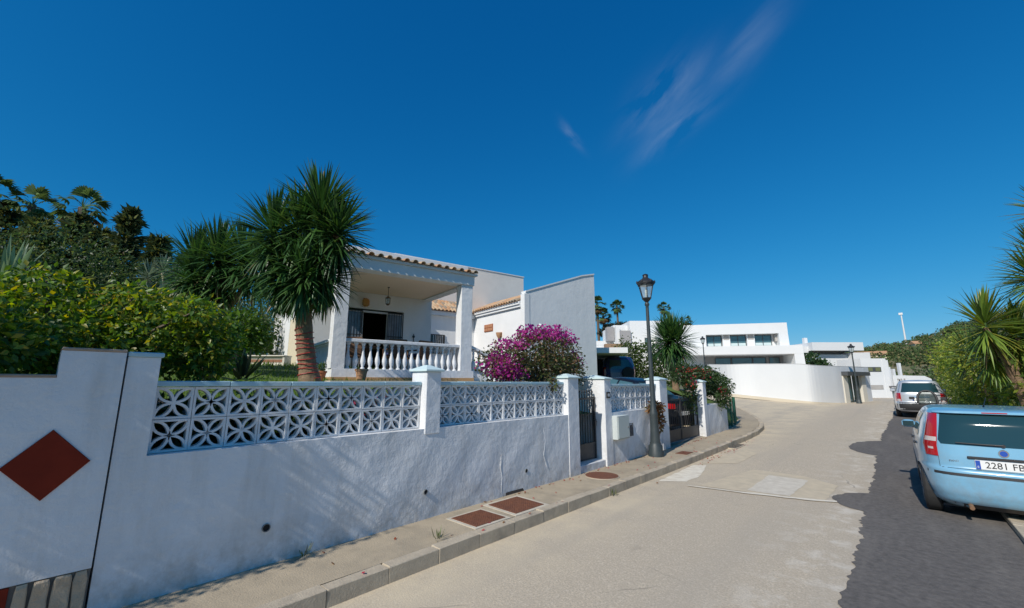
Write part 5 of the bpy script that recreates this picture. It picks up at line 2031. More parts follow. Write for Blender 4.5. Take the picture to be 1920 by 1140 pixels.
def text_mesh(name, s_, size, m, parent, loc, rot, ext=0.0015, align='CENTER', sx=1.0):
    cu = bpy.data.curves.new(name, 'FONT')
    cu.body = s_
    cu.size = size
    cu.extrude = ext
    cu.align_x = align
    cu.align_y = 'CENTER'
    cu.resolution_u = 3
    tmp = bpy.data.objects.new(name + '_tmp', cu)
    COL.objects.link(tmp)
    dg = bpy.context.evaluated_depsgraph_get()
    me = bpy.data.meshes.new_from_object(tmp.evaluated_get(dg))
    bpy.data.objects.remove(tmp)
    bpy.data.curves.remove(cu)
    me.materials.clear()
    me.materials.append(m)
    return inst(name, me, parent, loc, rot, (sx, 1, 1))


def number_plate(t, x, y, z, txt, w=0.52, h=0.11):
    b = MB()
    b.bbox(x - w / 2, x + w / 2, y - 0.012, y + 0.01, z - h / 2, z + h / 2, 0.003)
    p = b.build('number_plate', PLATE, t)
    b = MB()
    b.box(x - w / 2 + .004, x - w / 2 + .045, y - 0.0145, y - 0.0125, z - h / 2 + .004, z + h / 2 - .004)
    b.build('eu_band', EUB, p)
    if not txt:
        return p
    text_mesh('plate_lettering', txt, 0.105, BLACKM, p, (x + 0.022, y - 0.0135, z), (PI / 2, 0, 0), sx=0.93)
    text_mesh('plate_country', 'E', 0.034, PLATE, p, (x - w / 2 + 0.024, y - 0.0150, z - .026), (PI / 2, 0, 0))
    return p


def zrange(a, b_, n):
    return [a + (b_ - a) * i / n for i in range(n + 1)]


def make_blue_car():
    t = thing('parked_car', 'light blue five door hatchback parked close by with its rear to the viewer', 'car', (0.875, 8.0, 0.0))
    PAINT = mat('light_blue_paint', (0.20, 0.43, 0.60), (0.19, 0.41, 0.575), 3, 0.28, spec=0.5, coat=0.7, dirt=(0.24, 0.36, 0.43), dscale=5, damt=.5, splash=(0.15, 0.75, (0.22, 0.24, 0.25), .7))
    c = Car([(0.16, .66), (0.22, .735), (0.40, .775), (0.62, .785), (0.80, .778), (0.95, .755), (1.0, .735), (1.2, .68), (1.3296, .615), (1.3584, .575), (1.3764, .52), (1.3858, .40), (1.3908, .15)],
            [(0.16, 3.40), (0.25, 3.50), (0.55, 3.54), (0.72, 3.50), (0.90, 3.25), (0.97, 2.95), (1.0, 2.75), (1.3296, 2.15), (1.3584, 2.05), (1.3764, 1.95), (1.3858, 1.7), (1.3908, 1.3)],
            [(0.16, .16), (0.24, .06), (0.34, .015), (0.55, .0), (0.62, .01), (0.66, .045), (0.80, .05), (0.95, .065), (1.0, .075), (1.2, .13), (1.3296, .20), (1.3512, .20), (1.362, .24), (1.3764, .36), (1.3858, .6), (1.3908, 1.1)], 5.5)
    zs = zrange(.16, .60, 14) + zrange(.61, .68, 5) + zrange(.70, 1.0, 10) + zrange(1.03, 1.345, 12) + [1.3512, 1.357, 1.362, 1.367, 1.3721, 1.3764, 1.38, 1.3829, 1.3858, 1.3886, 1.3908]
    c.body(zs).build('body', PAINT, t, 'smooth')
    # rear window, narrower towards the top
    def win(u, v):
        z = .935 + (1.322 - .935) * v
        hw_ = .565 - .075 * v - .03 * (abs(2 * u - 1) ** 6) * (1 if v < .1 else 0)
        return ((2 * u - 1) * hw_, z)
    gl = c.rpatch(0, 0, 0, 0, 0.004, 18, 8, win).build('rear_window', CARGLASS, t, 'smooth')
    b = MB()
    for sx in (-1,):
        pts = [(0.01, c.rear(.01, .955) - .016, .955), (-.16, c.rear(-.16, .955) - .022, .957), (-.40, c.rear(-.40, .96) - .02, .962)]
        b.tube(pts, [.012, .009, .006], 6)
    b.lathe([(0.02, 0), (0.014, 0.03)], 10, (0.01, c.rear(0.01, .95) - .02, .952), 'y')
    b.build('wiper', TRIM, t)
    # spoiler lip with the high brake lamp
    b = c.rpatch(-.56, .56, 1.327, 1.355, 0.045, 16, 2)
    sp = b.build('spoiler', PAINT, t, 'smooth')
    b = MB()
    b.box(-.11, .11, c.rear(0, 1.34) - .049, c.rear(0, 1.34) - .0455, 1.335, 1.347)
    b.build('brake_lamp', REDL, sp)
    for sg in (-1, 1):
        def lamp(u, v, sg=sg):
            z = .775 + (1.315 - .775) * v
            inner = (.60 - .12 * v) if v > .27 else .605 - .02 * (v / .27)
            inner = .575 - .060 * max(0, (v - .25) / .75)
            outer = .690 - .095 * max(0, (v - .25) / .75) + .01 * min(1, v * 4)
            outer = min(outer, lerp_tab(c.W, z) * .985)
            x = inner + (outer - inner) * u
            return (sg * x, z)
        L_ = c.rpatch(0, 0, 0, 0, 0.010, 8, 16, (lambda u, v, f=lamp, sg=sg: f(u if sg > 0 else 1 - u, v)))
        lo = L_.build('tail_lamp', REDL, t, 'smooth')
        L_ = c.rpatch(0, 0, 0, 0, 0.0125, 6, 2, (lambda u, v, f=lamp, sg=sg: f(.06 + .88 * (u if sg > 0 else 1 - u), .34 + .10 * v)), .001)
        L_.build('reversing_lens', WHL, lo)
        L_ = c.rpatch(0, 0, 0, 0, 0.0125, 6, 2, (lambda u, v, f=lamp, sg=sg: f(.3 + .4 * (u if sg > 0 else 1 - u), .15 + .05 * v)), .001)
        L_.build('reflector', WHL, lo)
    # hatch handle strip above the plate, plate, badge
    b = MB()
    yb = c.rear(0, .80)
    b.bbox(-.32, .32, yb - .022, yb + .02, .775, .806, .008)
    b.build('hatch_strip', TRIM, t)
    number_plate(t, 0.0, c.rear(0, .71) - .006, .712, '2281 FBG')
    b = MB()
    b.lathe([(.044, 0.0), (.047, .006), (.038, .012), (.034, .008)], 24, (0, c.rear(0, .862) - .012, .862), 'y')
    bd = b.build('badge', CHROME, t, 'smooth')
    b = MB()
    b.lathe([(.033, 0), (.033, .004)], 20, (0, c.rear(0, .862) - .0135, .862), 'y')
    b.build('badge_centre', EUB, bd)
    text_mesh('model_lettering', 'PANDA', .034, CHROME, t, (-.43, c.rear(-.43, .735) - .003, .735), (PI / 2, 0, 0))
    # hatch gap, bumper rub strip and lower bumper
    c.rpatch(-.70, .70, .560, .592, 0.006, 20, 1).build('bumper_strip', TRIM, t, 'smooth')
    c.rpatch(-.56, .56, .642, .647, 0.0015, 16, 1, None, .004).build('hatch_gap', DARK, t)
    for sg in (-1, 1):
        x0 = .575
        b = c.rpatch(sg * x0 if sg > 0 else -x0 - .004, sg * x0 + .004 if sg > 0 else -x0, .647, .93, .0015, 1, 8, None, .004)
        b.build('hatch_gap', DARK, t)
    c.rpatch(-.58, .58, .16, .215, 0.002, 14, 1).build('under_bumper', TRIM, t, 'smooth')
    b = MB()
    b.tube([(-.36, .22, .205), (-.36, .06, .20), (-.36, -.015, .19)], .024, 10)
    b.tube([(-.36, .5, .215), (-.36, .22, .205)], .06, 10)
    b.build('exhaust_pipe', mat('rusty_exhaust', (0.34, 0.20, 0.11), (0.22, 0.12, 0.07), 20, 0.6, metal=.3), t)
    # side windows, mirrors, handles, sill strip
    for sg in (-1, 1):
        for y0, y1 in ((.62, 1.36), (1.44, 2.30)):
            def sw_(u, v, y0=y0, y1=y1):
                z = .985 + .30 * v
                ya = y0 + (.10 * v if y0 < 1 else 0)
                yb_ = y1 - (0.30 * v if y0 > 1 else 0)
                return (ya + (yb_ - ya) * u, z)
            c.spatch(sg, 0, 0, 0, 0, .004, 10, 4, sw_).build('side_window', CARGLASS, t, 'smooth')
        c.spatch(sg, .5, 3.0, .52, .575, .008, 20, 1).build('rub_strip', TRIM, t)
        b = MB()
        y = 2.33
        x = sg * (c.side(y, 1.0) + .085)
        b.bbox(x - .085, x + .085, y - .035, y + .06, .965, 1.09, .03)
        mr = b.build('mirror', PAINT, t, 'smooth')
        b = MB()
        b.box(x - .07, x + .07, y - .038, y - .0355, .985, 1.07)
        b.build('mirror_glass', CARGLASS, mr)
        for y in (.85, 1.75):
            b = MB()
            x = sg * (c.side(y, .86) + .012)
            b.bbox(x - .014, x + .014, y - .08, y + .08, .85, .875, .006)
            b.build('door_handle', TRIM, t)
        for y in (.58, 2.88):
            arch(t, c, sg, y, .325)
            wheel(t, sg * .685, y, .285, .165, sg, mat('steel_wheel', (0.12, .12, .125), None, rough=.5))
    b = MB()
    b.tube([(0, 1.0, 1.385), (0, .92, 1.41), (0, .62, 1.52)], [.014, .008, .003], 6)
    b.build('aerial', TRIM, t)
    # front end, in case one walks round
    b = MB()
    b.bbox(-.5, .5, 3.50, 3.545, .42, .56, .02)
    b.build('grille', TRIM, t)
    for sg in (-1, 1):
        b = MB()
        b.lathe([(.10, 0), (.09, .03), (.02, .045)], 14, (sg * .56, 3.40, .66), 'y')
        b.build('headlight', WHL, t, 'smooth')
    # underside and seats seen through the glass
    b = MB()
    b.box(-.6, .6, .3, 3.2, .13, .155)
    b.build('underside', TRIM, t)
    return t


make_blue_car()


def make_silver_car():
    t = thing('parked_car', 'silver estate car with roof rails and red tail lamps further up the street', 'car', (0.70, 25.3, rz_(26)))
    PAINT = mat('silver_paint', (0.56, 0.58, 0.60), (0.54, 0.56, 0.58), 3, 0.3, metal=.35, coat=.6)
    c = Car([(.28, .78), (.36, .86), (.6, .88), (.85, .87), (1.0, .85), (1.1, .80), (1.45, .68), (1.56, .60), (1.60, .45), (1.62, .1)],
            [(.28, 4.3), (.5, 4.45), (.8, 4.35), (1.0, 4.0), (1.08, 3.3), (1.5, 2.6), (1.6, 2.2), (1.62, 1.8)],
            [(.28, .12), (.4, .02), (.62, 0), (.70, .05), (1.0, .07), (1.08, .09), (1.5, .26), (1.57, .30), (1.6, .5), (1.62, 1.1)], 5.5)
    zs = zrange(.28, .62, 9) + zrange(.64, .72, 4) + zrange(.75, 1.1, 10) + zrange(1.14, 1.5, 10) + [1.53, 1.56, 1.575, 1.59, 1.60, 1.61, 1.62]
    c.body(zs, 88).build('body', PAINT, t, 'smooth')
    c.rpatch(0, 0, 0, 0, .004, 14, 6, lambda u, v: ((2 * u - 1) * (.68 - .10 * v), 1.09 + .40 * v)).build('rear_window', CARGLASS, t, 'smooth')
    c.rpatch(-.86, .86, .34, .66, .012, 20, 4).build('bumper', TRIM, t, 'smooth')
    c.rpatch(-.3, .3, .88, .92, .012, 8, 1).build('hatch_handle', CHROME, t)
    number_plate(t, 0, c.rear(0, .80) - .008, .79, '')
    for sg in (-1, 1):
        f = lambda u, v, sg=sg: (sg * (.62 + .225 * (u if sg > 0 else 1 - u)), .70 + .36 * v)
        lo = c.rpatch(0, 0, 0, 0, .01, 6, 5, f).build('tail_lamp', REDL, t, 'smooth')
        f2 = lambda u, v, sg=sg: (sg * (.64 + .19 * (u if sg > 0 else 1 - u)), .70 + .10 * v)
        c.rpatch(0, 0, 0, 0, .0125, 4, 1, f2, .001).build('reversing_lens', WHL, lo)
        for y0, y1 in ((.42, 1.1), (1.18, 1.95), (2.03, 2.9)):
            c.spatch(sg, 0, 0, 0, 0, .004, 8, 3, lambda u, v, y0=y0, y1=y1: (y0 + .08 * v + (y1 - y0 - (.32 * v if y0 > 2 else .08 * v)) * u, 1.12 + .34 * v)).build('side_window', CARGLASS, t, 'smooth')
        for y in (.95, 3.5):
            arch(t, c, sg, y, .38)
            wheel(t, sg * .76, y, .335, .2, sg)
        b = MB()
        b.tube([(sg * .56, .55, 1.59), (sg * .57, .75, 1.645), (sg * .57, 2.3, 1.645), (sg * .56, 2.5, 1.58)], .016, 6)
        b.build('roof_rail', TRIM, t)
        b = MB()
        x = sg * (c.side(2.85, 1.1) + .1)
        b.bbox(x - .1, x + .1, 2.8, 2.92, 1.08, 1.22, .03)
        b.build('mirror', PAINT, t, 'smooth')
    b = MB()
    b.box(-.7, .7, .4, 4.0, .2, .27)
    b.build('underside', TRIM, t)
    return t


make_silver_car()


def make_scooter():
    t = thing('motor_scooter', 'dark motor scooter with curved windscreen standing between the light blue car and the silver estate', 'scooter', (0.62, 16.2, rz_(16.5)))
    SC = mat('black_car_paint', (0.018, 0.018, 0.020), None, rough=.3, coat=.5)
    for y, r_ in ((.28, .24), (1.52, .24)):
        b = MB()
        b.lathe([(r_ * .6, -.05), (r_ * .95, -.05), (r_, -.03), (r_, .03), (r_ * .95, .05), (r_ * .6, .05)], 24, (0, y, r_), 'x')
        w = b.build('wheel', TYRE, t, 'smooth')
        b = MB()
        b.lathe([(r_ * .6, -.03), (r_ * .55, -.04), (r_ * .55, .04), (r_ * .6, .03)], 16, (0, y, r_), 'x')
        b.build('rim', RIM, w)
    b = MB()
    b.tube([(0, 0.0, .60), (0, .25, .62), (0, .55, .55), (0, .75, .30), (0, 1.15, .27), (0, 1.28, .45), (0, 1.33, .85)], [.10, .16, .17, .13, .13, .15, .10], 12)
    b.build('body', SC, t, 'smooth')
    b = MB()
    b.bbox(-.15, .15, .05, .72, .77, .86, .035)
    b.build('saddle', TRIM, t, 'smooth')
    b = MB()
    b.bbox(-.06, .06, -.06, -.015, .60, .68, .01)
    b.build('tail_lamp', REDL, t)
    b = MB()
    b.bbox(-.10, .10, -.05, -.03, .36, .54, .005)
    b.build('number_plate', PLATE, t)
    b = MB()
    b.tube([(-.33, 1.12, 1.02), (-.15, 1.24, 1.04), (.15, 1.24, 1.04), (.33, 1.12, 1.02)], .017, 8)
    b.tube([(0, 1.25, 1.03), (0, 1.52, .26)], .03, 8)
    b.build('handlebar', TRIM, t)
    for sg in (-1, 1):
        b = MB()
        b.tube([(sg * .24, 1.18, 1.04), (sg * .32, 1.16, 1.20)], .008, 5)
        b.bbox(sg * .33 - .06, sg * .33 + .06, 1.13, 1.15, 1.17, 1.25, .006)
        b.build('mirror', TRIM, t)
    b = MB()                                  # curved windscreen with a dark rim
    prof = []
    for k in range(13):
        a = -PI / 2 + PI * k / 12
        prof.append((.21 * math.sin(a), 1.30 + .06 * math.cos(a), 1.06 + .36 * math.cos(a) ** .6 if abs(a) < 1.56 else 1.06))
    b.tube(prof, .028, 6)
    ws = b.build('windscreen_rim', TRIM, t, 'smooth')
    b = MB()
    for p, q in zip(prof, prof[1:]):
        b.face([(p[0], p[1] - .0, 1.05), (q[0], q[1], 1.05), (q[0], q[1], q[2]), (p[0], p[1], p[2])])
    b.build('windscreen', glass_mat('smoked_screen', (0.02, 0.035, 0.03), .1, .85), ws)
    return t


make_scooter()


def make_saloon():
    hx, hy = -0.978, 0.208
    cx, cy = -5.02 + .16 * 0, 13.42
    t = thing('parked_car', 'black saloon car standing on the sloping drive behind the iron gate', 'car', (cx, cy, 0.19), math.atan2(-hx, hy), None, R(8.6))
    PAINT = mat('black_blue_paint', (0.008, 0.010, 0.015), None, rough=.3, coat=.25, spec=.3)
    c = Car([(.2, .78), (.3, .86), (.6, .89), (.85, .88), (.95, .86), (1.02, .80), (1.3, .62), (1.39, .52), (1.42, .38), (1.435, .1)],
            [(.2, 4.55), (.4, 4.68), (.65, 4.6), (.85, 4.3), (.95, 3.55), (1.02, 3.3), (1.34, 2.55), (1.41, 2.25), (1.435, 1.9)],
            [(.2, .14), (.3, .03), (.55, 0), (.80, .02), (.98, .05), (1.0, .10), (1.03, .66), (1.3, 1.25), (1.38, 1.45), (1.42, 1.65), (1.435, 1.85)], 5.0)
    zs = zrange(.2, .60, 8) + zrange(.64, .98, 8) + [1.0, 1.015, 1.03] + zrange(1.06, 1.34, 8) + [1.37, 1.39, 1.405, 1.42, 1.43, 1.435]
    c.body(zs, 88).build('body', PAINT, t, 'smooth')
    c.rpatch(0, 0, 0, 0, .006, 12, 6, lambda u, v: ((2 * u - 1) * (.66 - .12 * v), 1.06 + .28 * v)).build('rear_window', GLASSB, t, 'smooth')
    number_plate(t, 0, c.rear(0, .62) - .006, .62, '')
    for sg in (-1, 1):
        f = lambda u, v, sg=sg: (sg * (.46 + .40 * (u if sg > 0 else 1 - u)), .76 + .15 * v)
        lo = c.rpatch(0, 0, 0, 0, .008, 8, 3, f).build('tail_lamp', REDL, t, 'smooth')
        c.spatch(sg, .03, .30, .76, .90, .006, 6, 3).build('tail_lamp', REDL, t, 'smooth')
        for y0, y1 in ((1.18, 2.05), (2.12, 3.1)):
            c.spatch(sg, 0, 0, 0, 0, .005, 10, 4, lambda u, v, y0=y0, y1=y1: (y0 + (.35 * v if y0 < 2 else 0) + (y1 - y0 - (.35 * v if y0 < 2 else .62 * v)) * u, 1.03 + .29 * v)).build('side_window', GLASSB, t, 'smooth')
        c.spatch(sg, 1.1, 3.1, 1.0, 1.018, .006, 20, 1).build('window_trim', CHROME, t)
        for y in (1.0, 3.72):
            arch(t, c, sg, y, .37)
            wheel(t, sg * .79, y, .325, .21, sg)
        for y in (1.35, 2.35):
            b = MB()
            x = sg * (c.side(y, .88) + .01)
            b.bbox(x - .012, x + .012, y - .09, y + .09, .87, .895, .006)
            b.build('door_handle', PAINT, t)
        b = MB()
        x = sg * (c.side(3.0, 1.0) + .09)
        b.bbox(x - .09, x + .09, 2.95, 3.07, .98, 1.1, .03)
        b.build('mirror', PAINT, t, 'smooth')
    c.rpatch(-.5, .5, .70, .72, .008, 10, 1).build('boot_strip', CHROME, t)
    return t


make_saloon()


def make_suv():
    t = thing('parked_car', 'dark blue off road car with spare wheel on its rear door under the carport', 'car', (-10.45, 19.95, 1.28), R(34))
    PAINT = mat('navy_car_paint', (0.012, 0.02, 0.085), None, rough=.25, coat=.7)
    c = Car([(.35, .80), (.5, .87), (1.0, .89), (1.15, .87), (1.65, .74), (1.76, .64), (1.80, .45), (1.81, .1)],
            [(.35, 4.0), (.6, 4.2), (1.0, 4.0), (1.15, 3.0), (1.7, 2.4), (1.8, 2.0), (1.81, 1.8)],
            [(.35, .08), (.5, 0), (1.0, .02), (1.15, .04), (1.65, .12), (1.74, .18), (1.8, .4), (1.81, .8)], 5.0)
    zs = zrange(.35, 1.0, 9) + zrange(1.05, 1.7, 12) + [1.73, 1.75, 1.77, 1.785, 1.8, 1.81]
    c.body(zs, 72).build('body', PAINT, t, 'smooth')
    c.rpatch(0, 0, 0, 0, .004, 10, 5, lambda u, v: ((2 * u - 1) * (.66 - .08 * v), 1.15 + .45 * v)).build('rear_window', CARGLASS, t, 'smooth')
    b = MB()
    b.lathe([(.12, -.16), (.26, -.16), (.30, -.12), (.30, -.03), (.2, .02)], 24, (.40, 0, .95), 'y')
    b.build('spare_wheel', TYRE, t, 'smooth')
    c.rpatch(-.84, .84, .38, .56, .03, 14, 2).build('bumper', TRIM, t)
    for sg in (-1, 1):
        f = lambda u, v, sg=sg: (sg * (.70 + .14 * (u if sg > 0 else 1 - u)), .80 + .45 * v)
        c.rpatch(0, 0, 0, 0, .01, 4, 4, f).build('tail_lamp', REDL, t)
        for y in (.85, 3.3):
            arch(t, c, sg, y, .42)
            wheel(t, sg * .78, y, .36, .22, sg)
        c.spatch(sg, .5, 2.5, 1.2, 1.58, .004, 10, 3).build('side_window', CARGLASS, t)
    return t


make_suv()

# carport roof over the off-road car
t = thing('carport', 'flat white carport roof joined to the grey garage gable', 'carport', (-10.6, 18.2, 1.2), R(40))
b = MB()
b.bbox(-3.2, 1.35, -0.2, 5.5, 1.93, 2.20, 0.01)
b.build('roof_slab', SMOOTHW, t)
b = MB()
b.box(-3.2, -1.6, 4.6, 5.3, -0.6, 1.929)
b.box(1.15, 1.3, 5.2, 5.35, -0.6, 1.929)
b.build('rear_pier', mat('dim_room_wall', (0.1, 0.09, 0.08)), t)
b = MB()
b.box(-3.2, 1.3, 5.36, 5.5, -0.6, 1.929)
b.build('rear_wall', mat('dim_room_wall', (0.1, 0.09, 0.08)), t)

# ---------------------------------------------------------------- covers in the pavement and small street clutter
def cover(label, pts, rim=0.05):
    cx = sum(p[0] for p in pts) / 4
    cy = sum(p[1] for p in pts) / 4
    t = thing('inspection_cover', label, 'cover', (cx, cy, PZ))
    L_ = [(x - cx, y - cy) for x, y in pts]
    O_ = [(x * (1 + rim / .25), y * (1 + rim / .25)) for x, y in L_]
    b = MB()
    b.prism(O_, -.03, .007)
    b.build('cover_frame', mat('cover_surround', (0.62, 0.56, 0.45), (0.48, 0.42, 0.33), 9, .9, .4, 60, coord='World'), t)
    b = MB()
    b.prism(L_, .0, .013)
    lid = b.build('cover_lid', RUST, t)
    b = MB()
    a, c, d, e = [Vector(p) for p in L_]
    for i in range(1, 13):
        for j in range(1, 13):
            p = a.lerp(c, i / 13).lerp(e.lerp(d, i / 13), j / 13)
            b.box(p.x - .010, p.x + .010, p.y - .010, p.y + .010, .0131, .0165)
    o_ = b.build('lid_studs', RUST, lid)
    o_['kind'] = 'stuff'
    return t


cover('square rusty inspection cover nearer the viewer on the left pavement', [(-4.13, 3.53), (-3.69, 3.52), (-3.68, 3.99), (-4.12, 4.00)])
cover('square rusty inspection cover farther along, next to the drain hole in the wall', [(-4.20, 4.22), (-3.68, 4.18), (-3.67, 4.73), (-4.19, 4.78)])
t = thing('manhole_cover', 'round rusty manhole cover on the pavement in front of the pedestrian gate', 'cover', (-4.0, 6.80, PZ + .004))
b = MB()
b.lathe([(.30, -.02), (.30, .006), (.285, .008)], 32)
b.build('cover_frame', KERBM, t)
b = MB()
b.lathe([(.283, 0), (.283, .012), (.27, .014)], 32)
b.build('cover_lid', RUST, t)
t = thing('inspection_cover', 'small brown cover set in the pavement just past the lamp post', 'cover', (-3.82, 10.2, PZ + .005))
b = MB()
b.box(-.13, .13, -.22, .22, -.02, .008)
b.build('cover_lid', RUST, t)
t = thing('storm_drain', 'dark storm drain opening in the kerb near the driveway gate', 'drain', (-3.40, 12.9, rz_(13)))
b = MB()
b.bbox(-.14, .10, -.5, .5, -.05, .016, .004)
b.build('drain_frame', KERBM, t)
for k in range(8):
    b = MB()
    b.box(-.11, .07, -.44 + k * .115, -.38 + k * .115, .0165, .019)
    b.build('drain_slot', DARK, t)

# fallen bracts, leaves and weeds (nobody could count them)
n = 230
px_ = np.concatenate([nrg.uniform(-4.32, -3.55, 60), nrg.normal(-3.36, .07, 80), nrg.uniform(-4.33, -4.2, 90)])
py_ = np.concatenate([nrg.uniform(1.5, 14, 60), nrg.normal(11.8, 1.3, 80), nrg.uniform(4, 13.5, 90)])
pz_ = np.array([(PZ + .012 if x < -3.5 else .014) + rz_(y) for x, y in zip(px_, py_)])
P = np.stack([px_, py_, pz_], 1)
a = nrg.random(n) * 2 * PI
e1 = np.stack([np.cos(a), np.sin(a), 0.3 * nrg.normal(size=n)], 1) * .022
e2 = np.stack([-np.sin(a), np.cos(a), 0.3 * nrg.normal(size=n)], 1) * .014
V = np.stack([P - e1, P + e2, P + e1, P - e2], 1).reshape(-1, 3)
F = np.arange(n * 4).reshape(-1, 4)
Cc = np.array([[0.42, 0.05, 0.07], [0.30, 0.10, 0.05], [0.22, 0.13, 0.06], [0.45, 0.12, 0.10]])[nrg.integers(0, 4, n)]
tag(tinted('fallen_petals', V, F, Cc, PETAL), 'fallen red petals and dry leaves on the pavement and gutter', 'litter', kind='stuff')
for i, (x, y, lab) in enumerate([(-3.72, 3.0, 'tiny green weed growing in the pavement before the square covers'), (-3.44, 6.2, 'tiny weed in the gutter beside the kerb'), (-4.30, 1.9, 'dry weed at the foot of the shaded wall')]):
    t = thing('weed', lab, 'weed', (x, y, PZ if x < -3.5 else 0))
    V, F, Cc = rosette([(0, 0, 0, .1)], np.random.default_rng(90 + i), [(0.09, 0.13, 0.03), (0.14, 0.14, 0.05)], 16, 1.0, .010, 20, 0)
    tinted('foliage', V, F, Cc, BLADE, t)

# ---------------------------------------------------------------- modern houses and hill beyond the bend
STONEW = mat('grey_stone_panel', (0.42, 0.40, 0.37), (0.34, 0.32, 0.30), 3, 0.9, coord='World')
ALU = mat('anthracite_frame', (0.07, 0.075, 0.08), None, rough=.4)
BLIND = mat('pale_blind', (0.55, 0.66, 0.66), (0.5, 0.6, 0.6), 2, 0.6)
# frame: x to the right along the facade, y away from the viewer
FR = math.atan2(0.485, 0.874)
mh = thing('modern_house', 'modern white two storey house with three upper windows and long dark terrace opening', 'house', (-8.51, 53.46, 0.0), FR)


def mwin(root, x0, x1, z0, z1, y, blind=0.0, mull=(0.5,)):
    b = MB()
    f = .07
    b.box(x0, x1, y - .06, y, z0, z0 + f)
    b.box(x0, x1, y - .06, y, z1 - f, z1)
    b.box(x0, x0 + f, y - .06, y, z0 + f, z1 - f)
    b.box(x1 - f, x1, y - .06, y, z0 + f, z1 - f)
    for q in mull:
        xm = x0 + (x1 - x0) * q
        b.box(xm - .035, xm + .035, y - .06, y, z0 + f, z1 - f)
    w = b.build('window', ALU, root)
    b = MB()
    b.box(x0 + f, x1 - f, y - .025, y - .02, z0 + f, z1 - f)
    b.build('pane', GLASSB, w)
    if blind:
        b = MB()
        b.box(x0 + f, x1 - f, y - .034, y - .027, z0 + f, z0 + f + (z1 - z0 - 2 * f) * blind)
        b.build('glass_rail', BLIND, w)
    return w


b = MB()
b.box(-12.5, .52, 0, 8.0, 7.03, 8.17)
b.prism([(-.38, 5.6), (.56, 5.6), (.52, 7.029), (-.38, 7.029)], 0, 8.0, 'y')
b.box(-12.5, -.381, 0, 8.0, 5.6, 5.72)
b.box(-12.5, -.381, 1.0, 8.0, 5.721, 7.029)
b.box(-12.5, -7.75, 0, .999, 5.721, 7.029)
b.build('upper_wall', FARW, mh)
for x in (-5.55, -3.05):
    b = MB()
    b.box(x - .35, x + .42, .55, .999, 5.721, 7.029)
    b.build('window_pier', STONEW if x > 0 else FARW, mh)
    b = MB()
    b.box(x - .27, x + .33, .53, .549, 6.45, 7.0)
    b.build('stone_panel', STONEW, mh)
b = MB()
b.box(-.62, -.384, .5, .99, 6.2, 7.0)
b.build('stone_panel', STONEW, mh)
for x0, x1 in ((-7.6, -5.95), (-5.1, -3.42), (-2.6, -.85)):
    mwin(mh, x0, x1, 5.725, 6.96, .9, .28, (.5,))
b = MB()
b.prism([(-11.5, 4.72), (.95, 4.72), (1.33, 4.72), (1.28, 5.62), (-11.5, 5.62)], -1.2, 7.0, 'y')
b.build('balcony_slab', FARW, mh)
b = MB()
b.prism([(.45, 2.0), (1.45, 2.0), (1.28, 5.615), (.45, 5.615)], -1.19, 6.9, 'y')
b.box(-11.5, .449, 2.2, 7.0, 2.0, 4.719)
b.box(-11.5, .449, -1.19, 2.199, 2.0, 3.3)
b.build('lower_wall', FARW, mh)
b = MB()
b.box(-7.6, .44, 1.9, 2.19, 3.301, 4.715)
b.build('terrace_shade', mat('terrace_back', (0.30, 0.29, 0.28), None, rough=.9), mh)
for x0, x1 in ((-6.6, -4.9), (-4.86, -2.7), (-2.66, -1.3), (-1.0, .1)):
    mwin(mh, x0, x1, 3.302, 4.55, 1.88, 0, ())
b = MB()
b.box(-10.6, -10.0, 1.5, 2.1, 8.171, 8.6)
b.box(-8.2, -7.7, 3, 3.5, 8.171, 8.5)
b.build('roof_box', FARW, mh)

# curved boundary wall at the bend
cpts = [((-10.9, 35.3), .95, 3.12), ((-9.03, 33.5), .86, 3.0), ((-7.7, 33.25), .76, 2.99), ((-6.55, 33.7), .64, 2.98), ((-4.85, 34.6), .45, 2.96), ((-4.05, 35.3), .36, 2.87), ((-3.2, 37.4), .26, 2.85), ((-2.85, 38.6), .24, 2.86)]
cpts2 = [((-1.75, 42.3), .20, 2.88), ((-1.5, 43.6), .20, 2.9)]


def spline(pts, n):
    out_ = []
    for i in range(len(pts) - 1):
        p0, p1, p2, p3 = pts[max(i - 1, 0)], pts[i], pts[i + 1], pts[min(i + 2, len(pts) - 1)]
        for k in range(n):
            t = k / n
            f = lambda a, b_, c, d: .5 * (2 * b_ + (c - a) * t + (2 * a - 5 * b_ + 4 * c - d) * t * t + (3 * b_ - a - 3 * c + d) * t ** 3)
            out_.append(((f(p0[0][0], p1[0][0], p2[0][0], p3[0][0]), f(p0[0][1], p1[0][1], p2[0][1], p3[0][1])), f(p0[1], p1[1], p2[1], p3[1]), f(p0[2], p1[2], p2[2], p3[2])))
    out_.append(pts[-1])
    return out_


def ribbon(b, sp, th, lo, hi):
    L_ = []
    for i, (p, z0, z1) in enumerate(sp):
        a, c = Vector(sp[max(i - 1, 0)][0]), Vector(sp[min(i + 1, len(sp) - 1)][0])
        d = (c - a).normalized()
        nn = Vector((-d.y, d.x))
        q = Vector(p) + nn * th
        L_.append(((p[0], p[1], lo(z0, z1)), (p[0], p[1], hi(z0, z1)), (q.x, q.y, hi(z0, z1)), (q.x, q.y, lo(z0, z1))))
    for a, c in zip(L_, L_[1:]):
        for k in range(4):
            j = (k + 1) % 4
            b.face([a[k], c[k], c[j], a[j]])
    b.face(L_[0][::-1])
    b.face(L_[-1])


